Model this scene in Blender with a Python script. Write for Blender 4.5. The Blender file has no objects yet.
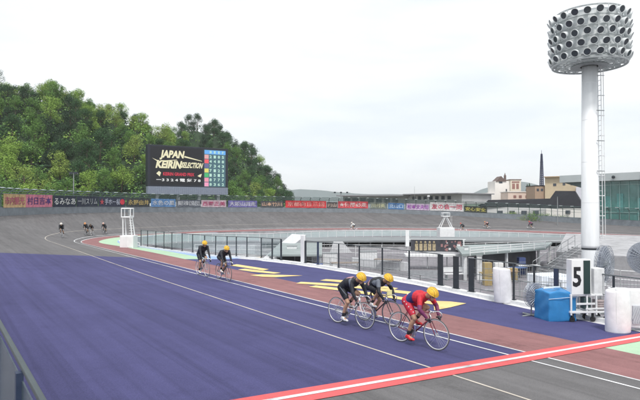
import bpy, bmesh, math, random
from mathutils import Vector, Matrix
random.seed(7)
S = bpy.context.scene
COL = S.collection
PI = math.pi
# ------------------------------------------------------------------ camera, sky, sun
F = 540.0                                   # focal length in photo pixels (640 wide)
YAW = math.atan(385.0/F)                    # the straight runs along +Y, the camera looks to the right of it
HOR = 206.0                                 # horizon row in the photograph
cam = bpy.data.objects.new('camera', bpy.data.cameras.new('camera'))
COL.objects.link(cam); S.camera = cam
cam.data.sensor_width = 36.0; cam.data.lens = F*36.0/640.0
cam.data.clip_start = 0.1; cam.data.clip_end = 9000
cam.location = (0, 0, 0)
cam.rotation_euler = (PI/2 + math.atan((HOR-200.0)/F), 0, -YAW)

SUN_EL, SUN_AZ = math.radians(58), math.radians(215)     # azimuth measured from +Y towards +X
w = bpy.data.worlds.new('World'); S.world = w; w.use_nodes = True
nt = w.node_tree; nt.nodes.clear()
out = nt.nodes.new('ShaderNodeOutputWorld'); bg = nt.nodes.new('ShaderNodeBackground')
sky = nt.nodes.new('ShaderNodeTexSky'); sky.sky_type = 'NISHITA'; sky.sun_disc = False
sky.sun_elevation = SUN_EL; sky.sun_rotation = SUN_AZ
tc = nt.nodes.new('ShaderNodeTexCoord'); sep = nt.nodes.new('ShaderNodeSeparateXYZ')
nt.links.new(tc.outputs['Generated'], sep.inputs[0])
mp = nt.nodes.new('ShaderNodeMapping'); mp.inputs['Scale'].default_value = (1.6, 1.6, 7.5)
nt.links.new(tc.outputs['Generated'], mp.inputs[0])
n1 = nt.nodes.new('ShaderNodeTexNoise'); n1.inputs['Scale'].default_value = 1.5
n1.inputs['Detail'].default_value = 6; n1.inputs['Roughness'].default_value = 0.5; n1.inputs['Distortion'].default_value = 0.3
nt.links.new(mp.outputs[0], n1.inputs['Vector'])
r1 = nt.nodes.new('ShaderNodeValToRGB')
r1.color_ramp.elements[0].position = 0.32; r1.color_ramp.elements[0].color = (6.7, 7.15, 7.55, 1)
r1.color_ramp.elements[1].position = 0.68; r1.color_ramp.elements[1].color = (8.3, 8.35, 8.35, 1)
e = r1.color_ramp.elements.new(0.5); e.color = (7.7, 7.95, 8.15, 1)
nt.links.new(n1.outputs['Fac'], r1.inputs['Fac'])
mx = nt.nodes.new('ShaderNodeMix'); mx.data_type = 'RGBA'; mx.inputs['Factor'].default_value = 0.93
nt.links.new(sky.outputs[0], mx.inputs['A']); nt.links.new(r1.outputs['Color'], mx.inputs['B'])
bg.inputs['Strength'].default_value = 0.108
nt.links.new(mx.outputs['Result'], bg.inputs['Color']); nt.links.new(bg.outputs[0], out.inputs[0])

sl = bpy.data.lights.new('sun', 'SUN'); sl.energy = 2.1; sl.angle = math.radians(10); sl.color = (1.0, 0.965, 0.91)
so = bpy.data.objects.new('sun', sl); COL.objects.link(so)
sd = Vector((math.sin(SUN_AZ)*math.cos(SUN_EL), math.cos(SUN_AZ)*math.cos(SUN_EL), math.sin(SUN_EL)))
so.rotation_euler = sd.to_track_quat('Z', 'Y').to_euler(); so.location = (0, 0, 60)
S.view_settings.view_transform = 'Standard'; S.view_settings.look = 'None'
S.view_settings.gamma = 1; S.view_settings.use_curve_mapping = False; S.view_settings.exposure = 0.42

# ------------------------------------------------------------------ materials
MATS = {}
def mat(name, col, rough=0.7, var=0.12, scale=3.0, metal=0.0, spec=0.4, bump=0.0, stretch=None, alpha=None, emit=None, trans=0.0, detail=5):
    if name in MATS: return MATS[name]
    m = bpy.data.materials.new(name); m.use_nodes = True; t = m.node_tree
    b = t.nodes['Principled BSDF']
    b.inputs['Roughness'].default_value = rough; b.inputs['Metallic'].default_value = metal
    b.inputs['Specular IOR Level'].default_value = spec
    c = (col[0], col[1], col[2], 1)
    b.inputs['Base Color'].default_value = c
    if var:
        co = t.nodes.new('ShaderNodeTexCoord'); mpp = t.nodes.new('ShaderNodeMapping')
        if stretch: mpp.inputs['Scale'].default_value = stretch
        t.links.new(co.outputs['Object'], mpp.inputs[0])
        nz = t.nodes.new('ShaderNodeTexNoise'); nz.inputs['Scale'].default_value = scale; nz.inputs['Detail'].default_value = detail
        nz.inputs['Roughness'].default_value = 0.62
        t.links.new(mpp.outputs[0], nz.inputs['Vector'])
        rr = t.nodes.new('ShaderNodeValToRGB')
        rr.color_ramp.elements[0].position = 0.3; rr.color_ramp.elements[1].position = 0.7
        rr.color_ramp.elements[0].color = tuple(x*(1-var) for x in col)+(1,)
        rr.color_ramp.elements[1].color = tuple(min(1, x*(1+var)) for x in col)+(1,)
        t.links.new(nz.outputs['Fac'], rr.inputs['Fac']); t.links.new(rr.outputs['Color'], b.inputs['Base Color'])
        if bump:
            bp = t.nodes.new('ShaderNodeBump'); bp.inputs['Strength'].default_value = bump; bp.inputs['Distance'].default_value = 0.02
            t.links.new(nz.outputs['Fac'], bp.inputs['Height']); t.links.new(bp.outputs[0], b.inputs['Normal'])
    if alpha is not None: b.inputs['Alpha'].default_value = alpha
    if trans: b.inputs['Transmission Weight'].default_value = trans
    if emit:
        b.inputs['Emission Color'].default_value = c; b.inputs['Emission Strength'].default_value = emit
    MATS[name] = m
    return m

def ground_mat(name, col, big=0.06, fine=0.10, stain=0.12, streak=0.0, rough=0.9, seams=0.0):
    """Paint or asphalt: broad tone drift, fine grain, scuffs, long streaks along the track, lay joints."""
    m = bpy.data.materials.new(name); m.use_nodes = True; t = m.node_tree; b = t.nodes['Principled BSDF']
    b.inputs['Roughness'].default_value = rough; b.inputs['Specular IOR Level'].default_value = 0.15
    co = t.nodes.new('ShaderNodeTexCoord')
    def noise(sc, det, scl=(1, 1, 1), rgh=0.6):
        mpp = t.nodes.new('ShaderNodeMapping'); mpp.inputs['Scale'].default_value = scl
        t.links.new(co.outputs['Object'], mpp.inputs[0])
        n = t.nodes.new('ShaderNodeTexNoise'); n.inputs['Scale'].default_value = sc; n.inputs['Detail'].default_value = det
        n.inputs['Roughness'].default_value = rgh
        t.links.new(mpp.outputs[0], n.inputs['Vector']); return n.outputs['Fac']
    def rng(sock, a, lo, hi, f0=0.3, f1=0.7):
        r = t.nodes.new('ShaderNodeMapRange'); r.inputs['From Min'].default_value = f0; r.inputs['From Max'].default_value = f1
        r.inputs['To Min'].default_value = lo; r.inputs['To Max'].default_value = hi
        t.links.new(sock, r.inputs['Value']); return r.outputs[0]
    def mul(a, bb):
        k = t.nodes.new('ShaderNodeMath'); k.operation = 'MULTIPLY'; t.links.new(a, k.inputs[0]); t.links.new(bb, k.inputs[1]); return k.outputs[0]
    f = rng(noise(0.13, 3), 0, 1-big, 1+big)
    f = mul(f, rng(noise(60, 3), 0, 1-fine, 1+fine))
    f = mul(f, rng(noise(1.1, 8, (1, 1, 1), 0.75), 0, 1-stain, 1+stain*0.6))
    if streak:
        f = mul(f, rng(noise(2.6, 4, (1, 0.035, 1)), 0, 1-streak, 1+streak))
    if seams:
        sx = t.nodes.new('ShaderNodeSeparateXYZ'); t.links.new(co.outputs['Object'], sx.inputs[0])
        a = t.nodes.new('ShaderNodeMath'); a.operation = 'PINGPONG'; a.inputs[1].default_value = 0.62
        t.links.new(sx.outputs['X'], a.inputs[0])
        f = mul(f, rng(a.outputs[0], 0, 1-seams, 1.0, 0.0, 0.09))
    if seams:
        dv = t.nodes.new('ShaderNodeMath'); dv.operation = 'MULTIPLY_ADD'; dv.inputs[1].default_value = 1/1.24; dv.inputs[2].default_value = .5
        t.links.new(sx.outputs['X'], dv.inputs[0])
        fl0 = t.nodes.new('ShaderNodeMath'); fl0.operation = 'FLOOR'; t.links.new(dv.outputs[0], fl0.inputs[0])
        wn = t.nodes.new('ShaderNodeTexWhiteNoise'); wn.noise_dimensions = '1D'; t.links.new(fl0.outputs[0], wn.inputs['W'])
        f = mul(f, rng(wn.outputs['Value'], 0, .93, 1.06, 0, 1))
    f = mul(f, rng(noise(7.0, 2, (1, .012, 1), .5), 0, 1-streak*1.1, 1.0, .26, .40))     # long scuffs left by tyres
    f = mul(f, rng(noise(.55, 5, (1, 1, 1), .8), 0, 1-stain*1.0, 1.0, .30, .42))      # damp or worn patches
    mixn = t.nodes.new('ShaderNodeVectorMath'); mixn.operation = 'SCALE'
    mixn.inputs[0].default_value = col; t.links.new(f, mixn.inputs['Scale'])
    t.links.new(mixn.outputs[0], b.inputs['Base Color'])
    bp = t.nodes.new('ShaderNodeBump'); bp.inputs['Strength'].default_value = 0.25; bp.inputs['Distance'].default_value = 0.01
    t.links.new(noise(45, 3), bp.inputs['Height']); t.links.new(bp.outputs[0], b.inputs['Normal'])
    MATS[name] = m
    return m

M_ASPH = ground_mat('track_asphalt', (0.146, 0.142, 0.146), streak=0.14, seams=0.10, stain=0.14, fine=0.18)
M_PURP = ground_mat('purple_paint', (0.070, 0.069, 0.165), big=0.08, streak=0.13, stain=0.10, seams=0.13, fine=0.22)
M_BRICK = ground_mat('brick_pink_paint', (0.270, 0.138, 0.140), streak=0.09, stain=.18, fine=.18)
M_APURP = ground_mat('purple_apron_paint', (0.072, 0.073, 0.178), streak=0.06, stain=.14, fine=.18)
M_GREEN = ground_mat('pale_green_paint', (0.40, 0.56, 0.40))
M_LBLUE = ground_mat('pale_blue_paint', (0.30, 0.42, 0.66))
M_CONC = ground_mat('concrete', (0.225, 0.215, 0.235), stain=0.35, big=0.15)
M_LINE = ground_mat('white_line_paint', (0.68, 0.68, 0.70), stain=0.3)
M_LINEY = ground_mat('faded_line_paint', (0.55, 0.50, 0.44), stain=0.3)
M_RED = ground_mat('red_line_paint', (0.66, 0.13, 0.135), stain=0.12)
M_YEL = ground_mat('yellow_paint', (0.78, 0.58, 0.26), stain=0.2)
M_GND = ground_mat('ground', (0.20, 0.20, 0.18), stain=0.3, big=0.3)
WHITE = mat('white_paint', (0.78, 0.79, 0.80), 0.45, 0.05)
WHITE2 = mat('white_weathered', (0.68, 0.69, 0.70), 0.6, 0.12, 6)
DARKM = mat('dark_painted_metal', (0.028, 0.035, 0.045), 0.5, 0.15)
NAVYM = mat('navy_metal', (0.03, 0.045, 0.09), 0.5, 0.1)
GREYM = mat('grey_metal', (0.30, 0.32, 0.33), 0.5, 0.1, metal=0.3)
GREENM = mat('green_grey_fence_paint', (0.075, 0.12, 0.115), 0.55, 0.15)
BOARD = mat('grey_kick_board', (0.20, 0.225, 0.25), 0.7, 0.18, 1.2, bump=0.2)
GLASSM = mat('mint_glass', (0.62, 0.80, 0.80), 0.15, 0, alpha=0.42)
BLACK = mat('black_rubber', (0.02, 0.02, 0.022), 0.6, 0.1)
CONCW = mat('pale_concrete', (0.36, 0.36, 0.375), 0.85, 0.28, 0.9, bump=0.3)
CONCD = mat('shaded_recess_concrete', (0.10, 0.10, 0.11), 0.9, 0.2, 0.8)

# ------------------------------------------------------------------ mesh helpers
class MB:
    def __init__(s): s.v = []; s.f = []; s.m = []; s.mats = []
    def mi(s, m):
        if m not in s.mats: s.mats.append(m)
        return s.mats.index(m)
    def quad(s, a, b, c, d, m=None):
        n = len(s.v); s.v += [tuple(a), tuple(b), tuple(c), tuple(d)]; s.f.append((n, n+1, n+2, n+3)); s.m.append(m)
    def poly(s, pts, m=None):
        n = len(s.v); s.v += [tuple(p) for p in pts]; s.f.append(tuple(range(n, n+len(pts)))); s.m.append(m)
    def box(s, c, d, rz=0, m=None, R=None):
        hx, hy, hz = d[0]/2, d[1]/2, d[2]/2
        R = R or Matrix.Rotation(rz, 3, 'Z'); c = Vector(c)
        P = [c + R @ Vector((x*hx, y*hy, z*hz)) for x in (-1, 1) for y in (-1, 1) for z in (-1, 1)]
        n = len(s.v); s.v += [tuple(p) for p in P]
        for q in ((0, 1, 3, 2), (4, 6, 7, 5), (0, 4, 5, 1), (2, 3, 7, 6), (0, 2, 6, 4), (1, 5, 7, 3)):
            s.f.append(tuple(n+i for i in q)); s.m.append(m)
    def hexa(s, P, m=None):      # 8 points: bottom 4 (ccw), top 4
        n = len(s.v); s.v += [tuple(p) for p in P]
        for q in ((3, 2, 1, 0), (4, 5, 6, 7), (0, 1, 5, 4), (1, 2, 6, 5), (2, 3, 7, 6), (3, 0, 4, 7)):
            s.f.append(tuple(n+i for i in q)); s.m.append(m)
    def tube(s, pts, r, n=8, m=None, cap=True):
        pts = [Vector(p) for p in pts]
        rs = r if isinstance(r, (list, tuple)) else [r]*len(pts)
        base = len(s.v); up = None
        for i, p in enumerate(pts):
            d = (pts[min(i+1, len(pts)-1)] - pts[max(i-1, 0)]).normalized()
            if up is None:
                up = Vector((0, 0, 1)) if abs(d.z) < 0.9 else Vector((1, 0, 0))
            a = (up - d*up.dot(d))
            if a.length < 1e-4: a = Vector((0, 1, 0)) - d*d.y
            a.normalize(); b = d.cross(a); up = a
            for k in range(n):
                t = 2*PI*k/n
                s.v.append(tuple(p + (a*math.cos(t) + b*math.sin(t))*rs[i]))
        for i in range(len(pts)-1):
            for k in range(n):
                k2 = (k+1) % n
                s.f.append((base+i*n+k, base+i*n+k2, base+(i+1)*n+k2, base+(i+1)*n+k)); s.m.append(m)
        if cap:
            s.f.append(tuple(base+k for k in reversed(range(n)))); s.m.append(m)
            s.f.append(tuple(base+(len(pts)-1)*n+k for k in range(n))); s.m.append(m)
    def bar(s, a, b, w, m=None): s.tube([a, b], w, 4, m)
    def lathe(s, prof, c=(0, 0, 0), n=16, m=None, axis='Z', R=None):
        c = Vector(c); base = len(s.v)
        for (r, z) in prof:
            for k in range(n):
                t = 2*PI*k/n; p = Vector((r*math.cos(t), r*math.sin(t), z))
                if axis == 'Y': p = Vector((p.x, p.z, p.y))
                if R: p = R @ p
                s.v.append(tuple(c+p))
        for i in range(len(prof)-1):
            for k in range(n):
                k2 = (k+1) % n
                s.f.append((base+i*n+k, base+i*n+k2, base+(i+1)*n+k2, base+(i+1)*n+k)); s.m.append(m)
        s.f.append(tuple(base+k for k in reversed(range(n)))); s.m.append(m)
        s.f.append(tuple(base+(len(prof)-1)*n+k for k in range(n))); s.m.append(m)
    def mesh(s, name, m, smooth=False):
        me = bpy.data.meshes.new(name); me.from_pydata(s.v, [], s.f)
        mats = []
        for q in s.m:
            q = q or m
            if q not in mats: mats.append(q)
        for q in mats: me.materials.append(q)
        if len(mats) > 1:
            me.polygons.foreach_set('material_index', [mats.index(q or m) for q in s.m])
        if smooth: me.polygons.foreach_set('use_smooth', [True]*len(me.polygons))
        me.update(); return me
    def build(s, name, m, parent=None, smooth=False, bevel=0):
        if not s.f: return None
        o = bpy.data.objects.new(name, s.mesh(name, m, smooth)); COL.objects.link(o)
        if parent: o.parent = parent
        if bevel:
            bv = o.modifiers.new('b', 'BEVEL'); bv.width = bevel; bv.segments = 2; bv.limit_method = 'ANGLE'
        return o

def tag(o, label=None, cat=None, group=None, kind=None):
    if label: o['label'] = label
    if cat: o['category'] = cat
    if group: o['group'] = group
    if kind: o['kind'] = kind
    return o
def empty(name, loc=(0, 0, 0), rz=0):
    o = bpy.data.objects.new(name, None); COL.objects.link(o); o.location = loc; o.rotation_euler = (0, 0, rz)
    o.empty_display_size = 0.3; return o
def struct(o, kind='structure'): o['kind'] = kind; return o
def copy_tree(o, parent=None):
    c = o.copy(); COL.objects.link(c)
    if parent: c.parent = parent
    for ch in list(o.children): copy_tree(ch, c)
    return c
def recolour(o, m, slot=0):
    o.material_slots[slot].link = 'OBJECT'; o.material_slots[slot].material = m

FW = Vector((math.sin(YAW), math.cos(YAW), 0)); RT = Vector((math.cos(YAW), -math.sin(YAW), 0))
def at(px, d, z=0.0):            # a column of the photograph and a distance in metres give a place in the world
    p = (FW + RT*((px-320.0)/F))*d; return Vector((p.x, p.y, z))
def hz(py, d): return (HOR-py)/F*d  # height above the eye at that distance

# ------------------------------------------------------------------ the track
X0, XC, YC, RC, W = 10.5, 48.5, 47.0, 38.0, 9.9
UA = PI*RC
def lerp(keys, x):
    if x <= keys[0][0]: return keys[0][1]
    for (a, va), (b, vb) in zip(keys, keys[1:]):
        if x <= b:
            k = (x-a)/(b-a); k = k*k*(3-2*k)*0.35 + k*0.65; return va+(vb-va)*k
    return keys[-1][1]
ZO = [(-24, -2.586), (0, -1.9), (16, -1.12), (35, -1.0), (60, -1.15), (80, -1.38), (95, -1.95), (105, -2.6), (115, -3.2), (128, -3.6), (170, -3.8)]
ZI = [(-24, -3.18), (0, -3.22), (15, -3.55), (40, -4.05), (60, -4.2), (90, -4.3), (119, -4.4), (170, -4.4)]
AW = [(-200, 5.8), (-43, 5.9), (-39.5, 6.0), (-34.6, 6.7), (-28.7, 7.6), (-21, 7.7), (-15.8, 7.1), (-11.4, 5.2), (0, 3.6), (10, 3.7), (40, 4.0), (170, 4.0)]   # apron width
UMIN, UMAX = -70.0, UA+80.0
def path(u, t):                  # t: metres outside the inner line
    if u < 0: return Vector((X0-t, YC+u, 0))
    if u > UA: return Vector((XC+RC+t, YC-(u-UA), 0))
    a = PI-u/RC
    return Vector((XC+(RC+t)*math.cos(a), YC+(RC+t)*math.sin(a), 0))
def zt(u, t):
    zi, zo = lerp(ZI, u), lerp(ZO, u)
    if t >= 0:
        k = t/W
        c = max(0, min(1, (u+10)/40.0))*max(0, min(1, (UA+10-u)/40.0))
        return zi + (zo-zi)*(k*(1-0.18*c*(1-k)*1.0))
    return zi - 0.06*min(-t, 5.2 if u < -8 else 1.5+3.7*max(0, (12-u)/20.0) if u < 12 else 1.5)
def P(u, t, dz=0.0):
    p = path(u, t); p.z = zt(u, t)+dz; return p
def inv(x, y):
    if y <= YC:
        return (y-YC, X0-x) if x < XC else (UA+YC-y, x-XC-RC)
    a = math.atan2(y-YC, x-XC); return (PI-a)*RC, math.hypot(x-XC, y-YC)-RC
def hit(px, py):                 # where the ray through that point meets the track surface
    prev = None
    for i in range(50, 2600):
        d = i*0.05; p = at(px, d); u, t = inv(p.x, p.y)
        tt = min(t, W); g = zt(u, tt); z = hz(py, d)
        if z <= g: return Vector((p.x, p.y, g))
    return at(px, 100, -4)
def sheet(us, ts, dz=0.0, m=None, mb=None, step=1.5):
    mb = mb or MB()
    L = [us[0]]
    while L[-1] < us[1]-1e-6: L.append(min(us[1], L[-1]+(step if -14 < L[-1] else 4.0)))
    f0, f1 = (ts[0] if callable(ts[0]) else (lambda u, q=ts[0]: q)), (ts[1] if callable(ts[1]) else (lambda u, q=ts[1]: q))
    n = max(1, int(abs(f1(-20)-f0(-20))/(1.3 if f0(-20) >= 0 else .3)))
    n = min(n, 20)
    for a, b in zip(L, L[1:]):
        for k in range(n):
            ka, kb = k/n, (k+1)/n
            q = [P(a, f0(a)+(f1(a)-f0(a))*ka, dz), P(a, f0(a)+(f1(a)-f0(a))*kb, dz), P(b, f0(b)+(f1(b)-f0(b))*kb, dz), P(b, f0(b)+(f1(b)-f0(b))*ka, dz)]
            mb.quad(q[3], q[2], q[1], q[0], m)
    return mb
YF0, YF1, YP = 6.45, 6.99, 33.5            # finish line and end of the purple
uF0, uF1, uP = YF0-YC, YF1-YC, YP-YC
awid = lambda u: -lerp(AW, u)
tr = MB()
sheet((UMIN, uF1), (0, W), 0, M_ASPH, tr); sheet((uF1, uP), (0, W), 0, M_PURP, tr); sheet((uP, UMAX), (0, W), 0, M_ASPH, tr)
# skirt outside the rim
L = [UMIN+2*i for i in range(int((UMAX-UMIN)/2)+1)]
for a, b in zip(L, L[1:]):
    tr.quad(P(a, W), P(b, W), path(b, W+0.4)+Vector((0, 0, -9)), path(a, W+0.4)+Vector((0, 0, -9)), M_GND)
struct(tr.build('track', M_ASPH))
ap = MB()
PK = -2.3
def smooth_(a, b, x): k_ = max(0, min(1, (x-a)/(b-a))); return k_*k_*(3-2*k_)
BLK = -0.55
pinkw = lambda u: -(2.3 if u < -10 else 2.3-.8*smooth_(-10, 12, u) if u < 30 else (1.5+(u-30)*0.11 if u < 52 else 4.0))
pinkw2 = lambda u: max(awid(u), pinkw(u))
sheet((UMIN, UMAX), (pinkw2, 0), 0, M_BRICK, ap)
kw = lambda u: awid(u)+0.6
sheet((UMIN, uF0), (kw, PK), 0, M_GREEN, ap); sheet((uF0, uF1), (kw, PK), 0, M_GREEN, ap)
sheet((uF1, 32.6-YC), (kw, PK), 0, M_APURP, ap)
gb = lambda u: max(awid(u)+0.45, PK-(1.7 if u < -5 else 1.3))
sheet((32.6-YC, 46), (gb, lambda u: max(gb(u), pinkw(u))), 0, M_GREEN, ap)
sheet((32.6-YC, 46), (awid, gb), 0, M_LBLUE, ap)
sheet((UMIN, 32.6-YC), (awid, kw), 0, M_LINE, ap)
L = [UMIN+2*i for i in range(int((UMAX-UMIN)/2)+1)]
for a, b in zip(L, L[1:]):
    ap.quad(P(b, awid(b)), P(a, awid(a)), P(a, awid(a), -2.6), P(b, awid(b), -2.6), CONCW)
struct(ap.build('apron_path', M_BRICK))
ln = MB()
def line(u0, u1, t, wd, m, dz=0.005): sheet((u0, u1), (t-wd/2, t+wd/2), dz, m, ln)
line(UMIN, UMAX, 0.03, 0.07, M_LINE)
line(UMIN, UMAX, 0.62, 0.07, M_LINE)
line(UMIN, UMAX, 3.0, 0.055, M_LINEY)
struct(ln.build('lane_line_markings', M_LINE))
fl = MB()
for q0, q1 in ((0, W-.02), (pinkw2, 0), (kw, PK)):
    sheet((uF0, uF1), (q0, q1), 0.010, M_RED, fl, step=9)
    sheet(((uF0+uF1)/2-.05, (uF0+uF1)/2+.05), (q0, q1), 0.015, M_LINE, fl, step=9)
struct(fl.build('finish_line_marking', M_RED))
ar = MB()
def gpoly(pts, dz=0.014):
    ar.poly([Vector((x, y, zt(y-YC, X0-x)+dz)) for x, y in pts], M_YEL)
def ppoly(pts): gpoly([tuple(hit(*q)[:2]) for q in pts])
for q in ([(433, 301), (450, 301.6), (466, 303.5), (450, 307.5), (434, 310.5)],
          [(296, 283.6), (301, 282), (345, 284.3), (412, 292), (410, 294.6), (345, 287)],
          [(320, 280.6), (326, 279.4), (346, 280.6), (398, 288.5), (394, 289.8), (345, 283)],
          [(309, 287), (316, 285.6), (348, 289.3), (434, 302), (434, 305), (348, 291.8)],
          [(230, 265.6), (237, 264.4), (269, 269.4), (263, 270.6)],
          [(238, 269.8), (245, 268.9), (281, 273), (274, 273.9), (252, 271.9)],
          [(250, 275.3), (262, 274.5), (303, 275.7), (276, 277.4), (262, 276.9)]): ppoly(q)
struct(ar.build('yellow_arrow_marking', M_YEL))
# infield floor and the country round about
ZF = -5.2
inf = MB()
L = [UMIN+3*i for i in range(int((UMAX-UMIN)/3)+1)]
rim_in = [path(u, awid(u)-0.02) for u in L]
cen = Vector((XC, 0, ZF))
inf.poly([Vector((p.x, p.y, ZF)) for p in reversed(rim_in)])
struct(inf.build('infield_ground', M_CONC))
g = MB(); g.quad((-2700, -2700, -9), (2700, -2700, -9), (2700, 2700, -9), (-2700, 2700, -9)); struct(g.build('ground', M_GND))
def ring(u0, u1, t0, t1, z, name, m):
    b = MB(); L = [u0+3*i for i in range(int((u1-u0)/3)+1)]
    for a, c in zip(L, L[1:]):
        b.quad(path(a, t0)+Vector((0, 0, z)), path(c, t0)+Vector((0, 0, z)), path(c, t1)+Vector((0, 0, z)), path(a, t1)+Vector((0, 0, z)))
    return struct(b.build(name, m))
gg = MB()
# ground outside the rim: a shelf just under the rim
L = [UMIN+3*i for i in range(int((UMAX-UMIN)/3)+1)]
for a, c in zip(L, L[1:]):
    za, zc = min(-1.6, lerp(ZO, a)-0.5), min(-1.6, lerp(ZO, c)-0.5)
    gg.quad(path(a, W+0.05)+Vector((0, 0, za)), path(a, W+70)+Vector((0, 0, za-0.5)), path(c, W+70)+Vector((0, 0, zc-0.5)), path(c, W+0.05)+Vector((0, 0, zc)))
struct(gg.build('outer_ground', M_GND))
te = MB(); te.box((-4.0, 15, -2.75), (8.6, 130, 0.3)); struct(te.build('stand_pavement', M_CONC))

# ------------------------------------------------------------------ kerb and infield fence
k = MB()
L = [UMIN+1.5*i for i in range(int((12-UMIN)/1.5)+1)]
for a, c in zip(L, L[1:]):
    ta, tb = awid(a), awid(c)
    pa0, pa1, pb0, pb1 = P(a, ta, 0), P(a, ta+0.32, 0), P(c, tb, 0), P(c, tb+0.32, 0)
    h = Vector((0, 0, 0.11)); d = Vector((0, 0, -0.05))
    k.quad(pb1+h, pa1+h, pa0+h, pb0+h); k.quad(pa1+h, pb1+h, pb1+d, pa1+d); k.quad(pb0+h, pa0+h, pa0+d, pb0+d)
struct(k.build('kerb', WHITE2))

nf = empty('infield_fence', P(14-YC, awid(14-YC)+.16))
tag(nf, 'black post and rail fence with wire panels on the white kerb of the home straight', 'fence')
def fp(y, h=0.0):   # a place on the fence line
    u = y-YC; return P(u, awid(u)+0.16, 0.11+h)
loc0 = Vector(nf.location)
def kid(mb, name, m, par, **kw):
    mb.v = [tuple(Vector(v)-Vector(par.matrix_world.translation if False else par.location)) for v in mb.v]
    return mb.build(name, m, par, **kw)
H = 1.32
def fence_y(px):
    best = None
    for i in range(-60, 500):
        y = i*.1; p = fp(y); e_ = abs(p.dot(RT)/max(.1, p.dot(FW))*F+320-px)
        if p.dot(FW) > 1 and (best is None or e_ < best[0]): best = (e_, y)
    return round(best[1], 2)
PX = [141, 148, 156, 164, 172, 182, 193, 205, 216, 227, 237, 247, 261, 272, 281, 306, 318, 338.5, 359, 382.5, 409.5, 440, 455, 471, 513.5, 534, 556.5, 582, 612, 645]
posts = [fence_y(q) for q in PX]+[3.0, 1, -1, -3]
posts = sorted(set(posts), reverse=True)
G_ = {q: fence_y(q) for q in PX}
wide = {G_[272]: .10, G_[281]: .12, G_[306]: .13, G_[318]: .12, G_[440]: .26, G_[455]: .26, G_[471]: .24, G_[556.5]: .14}
blue = (G_[318], G_[556.5])
for y in posts:
    b = MB(); p = fp(y); wd = wide.get(y, 0.05)
    b.box(p+Vector((0, 0, H/2)), (0.06, wd, H)); b.box(p+Vector((0, 0, 0.01)), (0.14, wd+0.08, 0.02))
    kid(b, 'post', NAVYM if y in blue else DARKM, nf)
b = MB()
for a, c in zip(posts, posts[1:]):
    if a in (G_[281], G_[440], G_[455]): continue
    for h in (H, 0.16) + ((0.72,) if a < 14 else ()):
        b = MB(); b.bar(fp(a, h), fp(c, h), 0.020 if h == H else 0.012); kid(b, 'rail', mat('fence_rail_grey', (.10, .115, .125), .45, .1), nf)
if 0: kid(b, 'rail', mat('fence_rail_grey', (.10, .115, .125), .45, .1), nf)
for a, c in zip(posts, posts[1:]):
    if a > G_[281]+.1:
        b = MB(); b.quad(fp(a, .2), fp(c, .2), fp(c, H-.04), fp(a, H-.04)); kid(b, 'glass_pane', mat('fence_pane', (.55, .72, .74), .2, 0, alpha=.22), nf)
for a, c in zip(posts, posts[1:]):
    if a in (G_[281], G_[440], G_[455]): continue
    b = MB(); n = 9
    for i in range(1, n): b.bar(fp(a+(c-a)*i/n, 0.16), fp(a+(c-a)*i/n, H), 0.006)
    for h in (0.4, 0.68, 0.96): b.bar(fp(a, h), fp(c, h), 0.003)
    kid(b, 'wire_panel', GREYM, nf)
wp = MB(); p = fp(fence_y(302)); wp.box(p+Vector((0.05, 0, 0.82)), (0.12, 0.36, 1.64)); tag(wp.build('notice_post', WHITE, None, bevel=.02), 'white rectangular pillar standing in the fence left of the gate opening', 'pillar')

# ------------------------------------------------------------------ balustrade of the far infield edge
bl = empty('infield_balustrade', path(60, -16)+Vector((0, 0, ZF)))
tag(bl, 'long pale glass balustrade with thin posts round the far infield edge', 'balustrade')
T_B = lambda u: -(4.4 if u < 12 else min(15.0, 4.4+(u-12)*0.36))
zb = lambda u: -4.42 if u < 20 else max(ZF+0.08, -4.42-(u-20)*0.03)
def bp_(u, h): p = path(u, T_B(u)); p.z = zb(u)+h; return p
us = [2+2.6*i for i in range(62)]
g1, g2, g3 = MB(), MB(), MB()
for i, u in enumerate(us):
    g1.bar(bp_(u, 0), bp_(u, 1.12), 0.04)
    if i+1 < len(us):
        c = us[i+1]
        g2.bar(bp_(u, 1.10), bp_(c, 1.10), 0.045)
        g3.quad(bp_(u, 0.15), bp_(c, 0.15), bp_(c, 1.02), bp_(u, 1.02))
for q, n_, m_ in ((g1, 'post', WHITE2), (g2, 'rail', WHITE2), (g3, 'glass_panel', GLASSM)):
    o = kid(q, n_, m_, bl)
    if n_ == 'post': o['kind'] = 'stuff'
# ledge slab under the balustrade
lg = MB(); u0s = us
for a, c in zip(us, us[1:]):
    A = path(a, awid(a)); B = path(a, T_B(a)-0.5); C_ = path(c, T_B(c)-0.5); D_ = path(c, awid(c))
    for pnt, uu in ((A, a), (B, a), (C_, c), (D_, c)): pnt.z = zb(uu)+0.004
    lg.quad(D_, C_, B, A)
    E1, E2 = Vector(B), Vector(C_); E1.z = E2.z = ZF-.1
    lg.quad(B, C_, E2, E1)
struct(lg.build('inner_walkway_pavement', M_CONC))

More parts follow.
